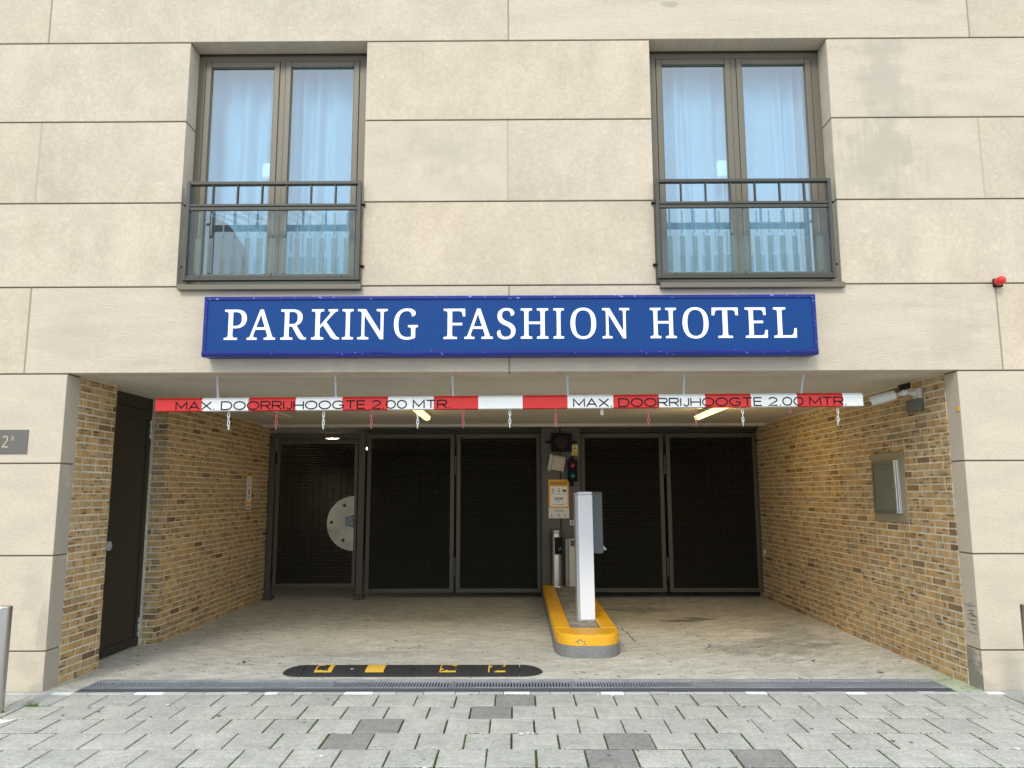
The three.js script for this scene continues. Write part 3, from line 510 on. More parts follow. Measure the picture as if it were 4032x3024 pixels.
// ---------------------------------------------------------------- passage lights and ceiling duct
function tubeLight(x, z0, z1, lit, label, power) {
  const t = thing('tube_light', label, 'ceiling light', [x, 2.50, (z0 + z1) / 2], 'tube lights on the passage ceiling'), y = 2.575;
  part(t, 'housing', bx(x - 0.06, x + 0.06, y - 0.03, y - 0.001, z0, z1, 0.008, 2), M.offwhite);
  const cover = new THREE.CapsuleGeometry(0.045, z1 - z0 - 0.12, 6, 18).rotateX(Math.PI / 2).scale(1, 0.75, 1).translate(x, y - 0.045, (z0 + z1) / 2);
  part(t, 'light_tube', cover, lit ? std([0.8, 0.75, 0.6], 0.4, 0, { emissive: lin(1, 0.78, 0.30), emissiveIntensity: lit }) : std([0.42, 0.37, 0.28], 0.45));
  if (lit) for (const s of [-1, 1]) { const l = new THREE.RectAreaLight(lin(1, 0.72, 0.30), power, 0.06, z1 - z0 - 0.1), zc = (z0 + z1) / 2; l.position.set(x + s * 0.045, y - 0.085, zc); l.lookAt(x + s * 1.045, y - 0.90, zc); scene.add(l); }   // the round tube shines down to both sides
}
tubeLight(2.36, -3.72, -2.2, 2.2, 'warmly lit tube light near the brick wall with the poster case', 42);
tubeLight(-1.18, -3.68, -2.2, 1.9, 'lit tube light over the lane with the rubber speed bump', 22);
tubeLight(-3.03, -3.70, -2.3, 0, 'unlit tube light near the wall with the narrow parking notice', 0);
single('cable_duct', 'white cable duct crossing the passage ceiling before the gates', 'duct', bx(XL + 0.004, XR - 0.004, 2.527, 2.5735, -5.0, -4.95, 0.004), std([0.58, 0.55, 0.48], 0.5));

// ---------------------------------------------------------------- gates
function grating(x0, x1, y0, y1, z) {
  const list = [], pitch = 0.034; for (let y = y0 + 0.012; y < y1 - 0.01; y += pitch) list.push(new THREE.BoxGeometry(x1 - x0, 0.003, 0.044).rotateX(0.62).translate((x0 + x1) / 2, y, z));
  const nv = Math.round((x1 - x0) / 0.105); for (let i = 0; i <= nv; i++) list.push(new THREE.BoxGeometry(0.004, y1 - y0, 0.032).translate(mix(x0 + 0.003, x1 - 0.003, i / nv), (y0 + y1) / 2, z));
  return merge(list);
}
function leaf(t, x0, x1, y0, y1, z, s = 0.06) {
  part(t, 'leaf_frame', [bx(x0, x0 + s, y0, y1, z - 0.025, z + 0.025, 0.003), bx(x1 - s, x1, y0, y1, z - 0.025, z + 0.025, 0.003), bx(x0 + s, x1 - s, y1 - s, y1, z - 0.024, z + 0.024, 0.003), bx(x0 + s, x1 - s, y0, y0 + s, z - 0.024, z + 0.024, 0.003)], M.gate);
  part(t, 'grating', grating(x0 + s, x1 - s, y0 + s, y1 - s, z), M.grating).userData.kind = 'stuff';
}
{
  const z = -5.37, t = thing('pedestrian_gate', 'narrow dark metal gate with a pale half-round lock plate', 'gate', [-3.03, 0, z]);
  part(t, 'post', bx(-3.765, -3.685, 0.06, 2.47, z - 0.04, z + 0.04, 0.004), M.gate); part(t, 'post', bx(-2.41, -2.315, 0.06, 2.53, z - 0.04, z + 0.04, 0.004), M.gate);
  part(t, 'top_beam', bx(-3.685, -2.41, 2.396, 2.468, z - 0.035, z + 0.035, 0.004), M.gate);
  for (const x of [-3.725, -2.362]) part(t, 'foot_plate', [bx(x - 0.075, x + 0.08, 0, 0.06, z - 0.07, z + 0.085, 0.006), ...[-0.05, 0.055].map((d) => new THREE.CylinderGeometry(0.013, 0.013, 0.03, 6).translate(x + d, 0.074, z + 0.062))], M.gate);
  leaf(t, -3.66, -2.425, 0.18, 2.362, z, 0.052);
  const c = [-2.462, 1.113], half = new THREE.Shape(); half.moveTo(c[0], c[1] - 0.405); half.lineTo(c[0], c[1] - 0.06); half.lineTo(c[0] - 0.12, c[1] - 0.04); half.lineTo(c[0] - 0.125, c[1] + 0.09); half.lineTo(c[0], c[1] + 0.12); half.lineTo(c[0], c[1] + 0.405); half.absarc(c[0], c[1], 0.405, Math.PI / 2, Math.PI * 1.5, false);
  const hg = new THREE.ExtrudeGeometry(half, { depth: 0.008, bevelEnabled: false, curveSegments: 40 }); hg.translate(0, 0, z + 0.028);
  const plate = part(t, 'lock_plate', boxUV(hg), std([1, 1, 1], 0.45, 0.1, { map: withRepeat(tex(256, 256, (u, v) => { const k = 0.72 + (fbm(u, v, 5, 4, 521) - 0.5) * 0.22 + (fbm(u, v, 60, 2, 526) - 0.5) * 0.08; return [k, k * 0.98, k * 0.90]; }), 1, 1) }));
  plate.userData.label = 'pale half-round metal plate around the lock';
  part(t, 'lock', [bx(c[0] - 0.115, c[0] - 0.01, c[1] - 0.045, c[1] + 0.10, z + 0.015, z + 0.03), new THREE.CylinderGeometry(0.014, 0.014, 0.02, 16).rotateX(Math.PI / 2).translate(c[0] - 0.05, c[1] - 0.01, z + 0.035), bx(c[0] - 0.05, c[0] - 0.02, c[1] + 0.03, c[1] + 0.075, z + 0.03, z + 0.04)], std([0.16, 0.18, 0.19], 0.4, 0.6));
  for (const [dx, dy] of [[-0.145, 0.265], [-0.335, 0.015], [-0.155, -0.25]]) part(t, 'bolt', [new THREE.TorusGeometry(0.017, 0.007, 8, 18).translate(c[0] + dx, c[1] + dy, z + 0.038), new THREE.CylinderGeometry(0.010, 0.010, 0.008, 12).rotateX(Math.PI / 2).translate(c[0] + dx, c[1] + dy, z + 0.039)], M.dark);
  part(t, 'hinge', [rod(V(-3.672, 0.28, z + 0.03), V(-3.672, 0.46, z + 0.03), 0.014), rod(V(-3.672, 2.0, z + 0.03), V(-3.672, 2.18, z + 0.03), 0.014)], M.black);
}
function foldingGate(label, leaves, hx) {
  const z = -5.46, x0 = leaves[0][0], x1 = leaves[1][1], t = thing('folding_gate', label, 'gate', [(x0 + x1) / 2, 0, z], 'two-leaf folding garage gates');
  for (const [a, b] of leaves) leaf(t, a, b, 0.085, 2.455, z);
  for (const y of [0.46, 1.98]) part(t, 'hinge', [rod(V(hx, y - 0.14, z + 0.03), V(hx, y - 0.01, z + 0.03), 0.016), rod(V(hx, y + 0.01, z + 0.03), V(hx, y + 0.14, z + 0.03), 0.016), rod(V(hx, y - 0.15, z + 0.03), V(hx, y + 0.15, z + 0.03), 0.009)], M.gate);
  part(t, 'header', bx(x0 - 0.01, x1 + 0.01, 2.475, 2.53, z - 0.06, z + 0.03, 0.004), M.dark);
  return t;
}
foldingGate('dark metal folding gate closing the lane beside the pedestrian gate', [[-2.30, -0.966], [-0.930, 0.352]], -0.948);
foldingGate('dark metal folding gate closing the lane by the poster-case wall', [[0.968, 2.226], [2.272, 3.652]], 2.249);

// lamp in the garage behind the pedestrian gate
function ceilingLamp(x, y, z, r, power, label) {
  const t = thing('garage_lamp', label, 'ceiling lamp', [x, y, z], 'lamps in the garage');
  part(t, 'base', new THREE.CylinderGeometry(r, r, 0.02, 28).translate(x, y - 0.01, z), M.offwhite);
  part(t, 'lamp_dome', new THREE.SphereGeometry(r * 0.94, 28, 12, 0, Math.PI * 2, Math.PI / 2, Math.PI / 2).scale(1, 0.35, 1).translate(x, y - 0.02, z), std([0.8, 0.78, 0.7], 0.4, 0, { emissive: lin(1, 0.85, 0.6), emissiveIntensity: 6 }));
  const l = new THREE.PointLight(lin(1, 0.72, 0.42), power, 0, 2); l.position.set(x, y - r * 0.5 - 0.04, z); l.castShadow = true; scene.add(l);
}
ceilingLamp(-3.02, 2.50, -6.15, 0.15, 0.10, 'round glowing lamp just behind the pedestrian gate');
ceilingLamp(-3.12, 2.50, -9.4, 0.12, 0.03, 'small glowing lamp deeper inside the garage');

// ---------------------------------------------------------------- pier between the gates and what hangs on it
{
  const z = -5.3, t = thing('gate_pier', 'grey-brown metal clad pier between the two folding gates', 'pier', [0.655, 0, z]);
  M.pier = std([0.095, 0.085, 0.062], 0.5, 0.1);
  part(t, 'panel', bx(0.372, 0.64, 0, 2.56, z - 0.3, z, 0.003), M.pier); part(t, 'panel', bx(0.656, 0.935, 0, 2.56, z - 0.3, z, 0.003), M.pier);
  part(t, 'edge_trim', bx(0.357, 0.371, 0, 2.56, z - 0.3, z + 0.012, 0.002), M.pier); part(t, 'edge_trim', bx(0.936, 0.952, 0, 2.56, z - 0.3, z + 0.012, 0.002), M.pier);
  part(t, 'cable_channel', bx(0.641, 0.655, 0.2, 2.56, z - 0.2, z - 0.006), M.black);
  const zf = z + 0.002;
  { // large black signal box with one lens
    const s = thing('signal_box', 'large square black signal box with a deep round lens', 'signal light', [0.662, 2.18, zf]);
    part(s, 'housing', [bx(0.51, 0.818, 2.172, 2.447, zf + 0.02, zf + 0.13, 0.012, 3)], M.black);
    part(s, 'visor_ring', new THREE.TorusGeometry(0.112, 0.014, 10, 40).translate(0.662, 2.308, zf + 0.132), M.black);
    part(s, 'lens', new THREE.CircleGeometry(0.108, 36).translate(0.662, 2.308, zf + 0.134), new THREE.MeshPhysicalMaterial({ color: lin(0.030, 0.012, 0.014), roughness: 0.5, specularIntensity: 0.35 }));
    part(s, 'bracket', [bx(0.43, 0.51, 2.305, 2.335, zf, zf + 0.05), bx(0.818, 0.90, 2.305, 2.335, zf, zf + 0.05)], M.black);
  }
  const canvasMat = (w, h, draw, rough = 0.5) => { const c = document.createElement('canvas'); c.width = w; c.height = h; draw(c.getContext('2d'), w, h); const tx = new THREE.CanvasTexture(c); tx.colorSpace = THREE.SRGBColorSpace; return std([1, 1, 1], rough, 0, { map: tx }); };
  const sheet = (t2, name, w, h, mat, at, turn = 0) => { const m = local(t2, name, new THREE.PlaneGeometry(w, h), mat); m.position.set(...at); m.rotation.y = turn; return m; };
  { // camera warning sticker
    const s = thing('warning_sign', 'small yellow camera warning sticker beside the signal box', 'sign', [0.868, 2.12, zf]);
    part(s, 'plate', bx(0.822, 0.912, 2.118, 2.276, zf, zf + 0.004), M.offwhite);
    sheet(s, 'print', 0.088, 0.156, canvasMat(176, 312, (c) => { c.fillStyle = '#e9e4c0'; c.fillRect(0, 0, 176, 312); c.fillStyle = '#d9c92a'; c.strokeStyle = '#222'; c.lineWidth = 6; c.beginPath(); c.moveTo(88, 18); c.lineTo(158, 158); c.lineTo(18, 158); c.closePath(); c.fill(); c.stroke(); c.fillStyle = '#222'; c.save(); c.translate(84, 108); c.rotate(-0.4); c.fillRect(-30, -10, 56, 20); c.restore(); c.fillRect(66, 118, 30, 8); c.fillStyle = '#d9c92a'; c.fillRect(0, 184, 176, 128); c.fillStyle = '#333'; for (const y of [200, 226, 252, 278]) c.fillRect(22, y, 132, 7); }), [0, 0.077, 0.0055]);
  }
  { // tilted flood light
    const s = thing('flood_light', 'tilted white floodlight above the PARKEREN board', 'flood light', [0.60, 1.99, zf]);
    const g = new THREE.Group(); g.name = 'lamp_head'; g.position.set(0, 0, 0.10); g.rotation.set(0.35, 0.0, -0.16); s.add(g);
    local(g, 'reflector', [bx(-0.105, 0.105, -0.115, 0.115, -0.07, -0.01, 0.02, 3)], M.galv);
    local(g, 'lamp_glass', bx(-0.083, 0.083, -0.105, 0.10, -0.005, 0.006, 0.003), std([0.50, 0.46, 0.36], 0.4));
    local(g, 'side_flap', [quads([[[-0.105, -0.12, -0.02], [-0.085, -0.12, 0.02], [-0.085, 0.115, 0.02], [-0.105, 0.13, -0.02]], [[-0.135, -0.115, 0.0], [-0.087, -0.125, 0.02], [-0.087, 0.115, 0.02], [-0.135, 0.135, 0.0]]])], M.galv);
    local(g, 'side_flap', bx(0.087, 0.104, -0.115, 0.115, -0.01, 0.015), M.galv);
    part(s, 'bracket', bx(0.585, 0.615, 1.97, 2.03, zf, zf + 0.06), M.galv);
  }
  { // red over green traffic light
    const s = thing('traffic_light', 'small black traffic light, red lens over green', 'traffic light', [0.825, 1.66, zf]);
    part(s, 'housing', [bx(0.757, 0.897, 1.727, 2.047, zf + 0.02, zf + 0.10, 0.014, 3), bx(0.80, 0.85, 2.045, 2.10, zf, zf + 0.05, 0.005), bx(0.79, 0.84, 1.655, 1.73, zf, zf + 0.05, 0.005)], M.black);
    for (const [y, c, n] of [[1.962, [0.30, 0.012, 0.014], 'red_lens'], [1.808, [0.008, 0.14, 0.11], 'green_lens']]) { part(s, n, new THREE.SphereGeometry(0.042, 24, 12).scale(1, 1, 0.4).translate(0.826, y, zf + 0.10), std(c, 0.15)); part(s, 'visor', new THREE.CylinderGeometry(0.054, 0.054, 0.05, 28, 1, true, -Math.PI * 0.75, Math.PI * 1.5).rotateX(Math.PI / 2).translate(0.826, y, zf + 0.122), new THREE.MeshStandardMaterial({ color: lin(0.012, 0.012, 0.013), roughness: 0.5, side: THREE.DoubleSide })); }
  }
  { // PARKEREN board
    const s = thing('parking_board', 'yellow and white PARKEREN notice board with the number 26939', 'notice board', [0.617, 1.18, zf]);
    part(s, 'plate', bx(0.464, 0.770, 1.182, 1.755, zf, zf + 0.004), M.offwhite);
    sheet(s, 'print', 0.305, 0.572, canvasMat(610, 1144, (c) => {
      c.fillStyle = '#e3e0d8'; c.fillRect(0, 0, 610, 1144); c.fillStyle = '#eaa81c'; c.fillRect(0, 0, 610, 845);
      c.fillStyle = '#f1efe9'; c.fillRect(44, 200, 522, 600); c.fillStyle = '#2a211a'; c.textAlign = 'center';
      c.font = 'bold 128px sans-serif'; c.save(); c.translate(300, 158); c.scale(0.78, 1); c.fillText('PARKEREN', 0, 0, 660); c.restore();
      c.strokeStyle = '#222'; c.lineWidth = 10; c.strokeRect(105, 275, 58, 100); c.lineWidth = 4; c.strokeRect(116, 292, 36, 56);
      c.lineWidth = 10; c.strokeRect(276, 265, 52, 90); c.beginPath(); c.moveTo(300, 340); c.lineTo(340, 370); c.lineTo(330, 300); c.stroke();
      c.fillStyle = '#222'; c.fillRect(415, 320, 130, 34); c.fillRect(440, 292, 80, 34); c.beginPath(); c.arc(445, 358, 16, 0, 7); c.arc(515, 358, 16, 0, 7); c.fill();
      c.font = '24px sans-serif'; for (const [x, s2] of [[60, '1'], [235, '2'], [410, '3']]) c.fillText(s2, x, 240);
      for (const x of [135, 305, 480]) c.fillRect(x - 58, 422, 116, 10);
      c.font = 'bold 118px sans-serif'; c.save(); c.translate(300, 610); c.scale(0.80, 1); c.fillText('26939', 0, 0); c.restore();
      c.fillRect(270, 638, 64, 12); c.font = '30px sans-serif'; c.fillText('HELPDESK: + 31 20 400 00 00'.slice(0, 9), 180, 748); c.fillRect(262, 728, 220, 14);
      c.fillStyle = '#bbb'; c.fillRect(60, 695, 490, 3); c.fillRect(40, 1000, 530, 3); c.fillStyle = '#333'; c.font = 'bold 28px sans-serif'; c.fillText('OPENINGSTIJDEN', 300, 905); c.fillRect(140, 935, 330, 12);
      c.lineWidth = 9; c.strokeStyle = '#333'; c.beginPath(); c.arc(300, 1062, 38, 0, 7); c.stroke(); c.font = 'bold 58px sans-serif'; c.fillText('P', 302, 1083); c.beginPath(); c.arc(80, 1045, 16, 0, 7); c.arc(490, 1045, 18, 0, 7); c.fill(); c.fillRect(50, 1090, 130, 10); c.fillRect(440, 1090, 110, 10);
    }), [0, 0.2885, 0.0055]);
  }
  { // same scheme, narrow board on the left brick wall
    const s = thing('parking_board', 'narrow yellow and white parking notice on the brick wall', 'notice board', [XL + 0.006, 1.34, -4.495]);
    local(s, 'plate', bx(0, 0.005, 0, 0.533, -0.106, 0.106), M.offwhite);
    sheet(s, 'print', 0.21, 0.531, canvasMat(420, 1062, (c) => { c.fillStyle = '#e9b227'; c.fillRect(0, 0, 420, 930); c.fillStyle = '#e6e3da'; c.fillRect(0, 930, 420, 132); c.fillStyle = '#efede6'; c.fillRect(30, 150, 360, 700); c.fillStyle = '#40280a'; c.textAlign = 'center'; c.font = 'bold 100px sans-serif'; c.fillText('PARKEREN', 210, 112, 380); c.strokeStyle = '#222'; c.lineWidth = 12; c.strokeRect(160, 205, 100, 150); c.fillStyle = '#222'; c.fillRect(130, 395, 160, 14); c.fillRect(170, 510, 90, 150); c.fillRect(100, 700, 220, 14); c.fillRect(130, 740, 160, 12); c.fillRect(60, 980, 80, 40); c.fillRect(180, 970, 60, 60); c.fillRect(290, 980, 80, 40); }), [0.0062, 0.2665, 0], Math.PI / 2);
  }
  { // key switch
    const s = thing('key_switch', 'small white key switch on the pier below the board', 'switch', [0.81, 1.075, zf]);
    part(s, 'cover', bx(0.773, 0.849, 1.077, 1.154, zf, zf + 0.025, 0.008, 2), M.offwhite);
    part(s, 'key_slot', [new THREE.CylinderGeometry(0.012, 0.012, 0.004, 16).rotateX(Math.PI / 2).translate(0.811, 1.120, zf + 0.0265), bx(0.807, 0.815, 1.088, 1.118, zf + 0.024, zf + 0.028)], M.black);
  }
}

// ---------------------------------------------------------------- traffic island
const IY = 0.215;
{
  const t = thing('traffic_island', 'raised island edged with yellow painted kerbs over grey concrete', 'traffic island', [0.68, 0, -3.3]);
  const x0 = 0.365, x1 = 1.0, zN = -1.62, zB = -5.28;
  const wornTex = (rgb, base, seed, worn) => withRepeat(tex(512, 512, (u, v) => { const a = fbm(u, v, 6, 4, seed), b = fbm(u, v, 60, 3, seed + 5), w = worn * sm(0.62, 0.70, 0.5 * a + 0.5 * b), k = 1 + (a - 0.5) * 0.18 + (b - 0.5) * 0.12; return rgb.map((c, i) => mix(c * k, base[i], w)); }), 1.1, 1.1);
  M.kerbYellow = std([1, 1, 1], 0.5, 0, { map: wornTex([0.93, 0.68, 0.11], [0.55, 0.50, 0.40], 541, 0.9) });
  M.kerbGrey = std([1, 1, 1], 0.9, 0, { map: wornTex([0.50, 0.50, 0.49], [0.32, 0.32, 0.30], 551, 0.8) });
  const outline = (grow, nose) => { const s = new THREE.Shape(), a = x0 - grow, b = x1 + grow, r = 0.26; s.moveTo(a, -zB); s.lineTo(a, -(zN)); const zt = zN + nose; s.bezierCurveTo(a, -(zN + nose * 0.75), a + 0.10, -zt, a + r, -zt); s.lineTo(b - r, -zt); s.bezierCurveTo(b - 0.10, -zt, b, -(zN + nose * 0.75), b, -zN); s.lineTo(b, -zB); s.closePath(); return s; };
  // shape y is -z; after turning about x by -90 degrees it lies flat
  const flat = (s, y0, h, bev) => boxUV(new THREE.ExtrudeGeometry(s, { depth: h - bev, bevelEnabled: bev > 0, bevelThickness: bev, bevelSize: bev, bevelOffset: -bev, bevelSegments: 3, curveSegments: 18 }).rotateX(Math.PI / 2).scale(1, -1, 1).translate(0, y0, 0));
  const fix = (g) => { const p = g.attributes.position; for (let i = 0; i < p.count; i++) p.setZ(i, -Math.abs(p.getZ(i))); return g; };
  const flip = (g) => { g = g.index ? g.toNonIndexed() : g; const p = g.attributes.position; for (let i = 0; i < p.count; i += 3) { const a = V().fromBufferAttribute(p, i), b = V().fromBufferAttribute(p, i + 1); p.setXYZ(i, b.x, b.y, b.z); p.setXYZ(i + 1, a.x, a.y, a.z); } g.computeVertexNormals(); return boxUV(g); };
  const solid = (s, y0, h, bev) => { const g = new THREE.ExtrudeGeometry(s, { depth: h - (bev ? bev : 0), bevelEnabled: bev > 0, bevelThickness: bev, bevelSize: bev, bevelOffset: -bev, bevelSegments: 3, curveSegments: 18 }); g.rotateX(-Math.PI / 2); g.translate(0, y0, 0); return boxUV(g); };   // (x, s, d) -> (x, d, -s): -s is the real z
  part(t, 'base', solid(outline(0.005, 0.40), 0.0, 0.112, 0), M.kerbGrey);
  // kerb stones: nose, then pairs along both sides
  const nose = outline(0, 0.385), inner = 0.165;
  const ns = new THREE.Shape(); { const a = x0, b = x1, r = 0.26, zt = zN + 0.385, zi = zN - 0.02; ns.moveTo(a, -zi); ns.lineTo(a, -zN); ns.bezierCurveTo(a, -(zN + 0.29), a + 0.10, -zt, a + r, -zt); ns.lineTo(b - r, -zt); ns.bezierCurveTo(b - 0.10, -zt, b, -(zN + 0.29), b, -zN); ns.lineTo(b, -zi); ns.closePath(); }
  part(t, 'kerb_stone', solid(ns, 0.112, IY - 0.112, 0.022), M.kerbYellow);
  const len = (zN - 0.023 - zB) / 4;
  for (let i = 0; i < 4; i++) { const z1 = zN - 0.023 - i * len, z0 = z1 - len + 0.006; part(t, 'kerb_stone', bx(x0, x0 + inner, 0.112, IY + rr(-0.002, 0.002), z0, z1, 0.02, 3), M.kerbYellow); part(t, 'kerb_stone', bx(x1 - inner, x1, 0.112, IY + rr(-0.002, 0.002), z0, z1, 0.02, 3), M.kerbYellow); }
  // grey pavers inside the kerbs
  const pm = [[0.50, 0.475, 0.425], [0.42, 0.40, 0.36], [0.56, 0.53, 0.47]].map((c) => std(c, 0.92, 0, { map: slabMap }));
  part(t, 'paver_bed', bx(x0 + inner - 0.004, x1 - inner + 0.004, 0.1125, IY - 0.03, zB, zN - 0.02), std([0.08, 0.07, 0.05], 1));
  for (let r = 0; r < 34; r++) { const z1 = zN - 0.028 - r * 0.107; if (z1 - 0.10 < zB) break; const xs = r % 2 ? [x0 + inner + 0.003, x0 + inner + 0.153, x1 - inner - 0.003] : [x0 + inner + 0.003, x0 + inner + 0.10, x0 + inner + 0.205, x1 - inner - 0.003]; for (let i = 0; i + 1 < xs.length; i++) part(t, 'paver', bx(xs[i], xs[i + 1] - 0.005, IY - 0.06, IY - 0.016 + rr(-0.003, 0.003), z1 - 0.102, z1, 0.004), pm[Math.floor(rnd() * 3)]); }
}
const PT = IY - 0.014;                           // top of the pavers
{ // white barrier post with grey cabinet
  const t = thing('barrier_post', 'tall white access post with a grey cabinet on the island', 'access post', [0.745, PT, -2.25]);
  t.rotation.z = 0.0095; t.rotation.y = 0.06;
  const b = (a0, a1, y0, y1, z0, z1, r = 0.004, s = 2) => bx(a0, a1, y0, y1, z0, z1, r, s);
  local(t, 'front_profile', b(-0.078, 0.083, 0.006, 1.335, -0.02, 0.08, 0.007, 3), std([0.88, 0.89, 0.92], 0.3));
  local(t, 'front_cap', b(-0.078, 0.083, 1.337, 1.368, -0.02, 0.08, 0.014, 3), std([0.88, 0.89, 0.92], 0.3));
  local(t, 'rear_profile', b(-0.094, 0.07, 0.004, 1.36, -0.16, -0.021, 0.008, 2), M.galv);
  local(t, 'cabinet', b(0.072, 0.212, 0.69, 1.362, -0.22, -0.03, 0.016, 3), M.greyPaint);
  local(t, 'cabinet_cap', b(0.072, 0.209, 1.330, 1.3665, -0.215, -0.026, 0.012, 3), std([0.085, 0.10, 0.112], 0.5));
  local(t, 'ticket_spout', [quads([[[0.212, 0.735, -0.05], [0.245, 0.728, -0.05], [0.212, 0.775, -0.05], [0.212, 0.77, -0.05]]]), bx(0.21, 0.246, 0.725, 0.74, -0.14, -0.05, 0.004), new THREE.BoxGeometry(0.055, 0.01, 0.09).rotateZ(-0.9).translate(0.224, 0.757, -0.095)], M.galv);
  local(t, 'foot_plate', b(-0.11, 0.10, -0.003, 0.006, -0.18, 0.095, 0.002, 1), M.galv);
}
{ // stainless intercom column
  const x = 0.568, z = -5.19, t = thing('intercom_column', 'brushed steel cylinder column with a dark intercom panel', 'intercom', [x, PT, z]);
  part(t, 'column', new THREE.CylinderGeometry(0.087, 0.087, 0.765, 40).translate(x, PT + 0.3835, z), M.steel);
  part(t, 'cap', new THREE.LatheGeometry([[0, 0.812], [0.078, 0.812], [0.084, 0.804], [0.084, 0.792], [0.080, 0.788], [0.088, 0.784], [0.089, 0.766], [0, 0.766]].map(([a, b]) => new THREE.Vector2(a, b)).reverse(), 40).translate(x, PT, z), M.steel);
  part(t, 'front_panel', new THREE.CylinderGeometry(0.0895, 0.0895, 0.25, 24, 1, false, -0.35, 1.5).translate(x, 0.79, z), M.black);
  for (const [dx, dy] of [[0.045, -0.06], [0.062, -0.045], [0.035, -0.045], [0.055, -0.03]]) part(t, 'button', new THREE.SphereGeometry(0.008, 12, 8).translate(x + dx, 0.79 + dy, z + Math.sqrt(0.0895 ** 2 - dx * dx)), M.galv);
  part(t, 'base_ring', new THREE.CylinderGeometry(0.115, 0.12, 0.01, 36).translate(x, PT + 0.005, z), M.alu);
}
{ // white ticket machine
  const t = thing('ticket_machine', 'low cream ticket machine with a slanted keypad panel', 'ticket machine', [0.83, PT, -5.24]);
  part(t, 'body', bx(0.70, 0.765, PT, 0.886, -5.29, -5.16, 0.01, 2), std([0.30, 0.29, 0.26], 0.6)); 
  part(t, 'front', [bx(0.752, 0.93, PT, 0.78, -5.28, -5.12, 0.008, 2), bx(0.752, 0.775, 0.78, 0.888, -5.28, -5.12, 0.006, 2), bx(0.905, 0.93, 0.78, 0.888, -5.28, -5.12, 0.006, 2), bx(0.775, 0.905, 0.866, 0.888, -5.28, -5.12, 0.006, 2)], std([0.56, 0.52, 0.44], 0.5));
  const pad = part(t, 'keypad', bx(0.776, 0.904, 0.778, 0.868, -5.20, -5.155, 0.003), std([0.05, 0.048, 0.04], 0.5));
  for (let i = 0; i < 5; i++) part(t, 'button', new THREE.CylinderGeometry(0.005, 0.005, 0.006, 10).rotateX(Math.PI / 2).translate(0.80 + (i % 2) * 0.03 + 0.01 * (i > 2), 0.795 + i * 0.015, -5.153), M.galv);
  part(t, 'sticker', bx(0.715, 0.75, 0.245, 0.30, -5.161, -5.1585), std([0.30, 0.25, 0.02], 0.6));
}

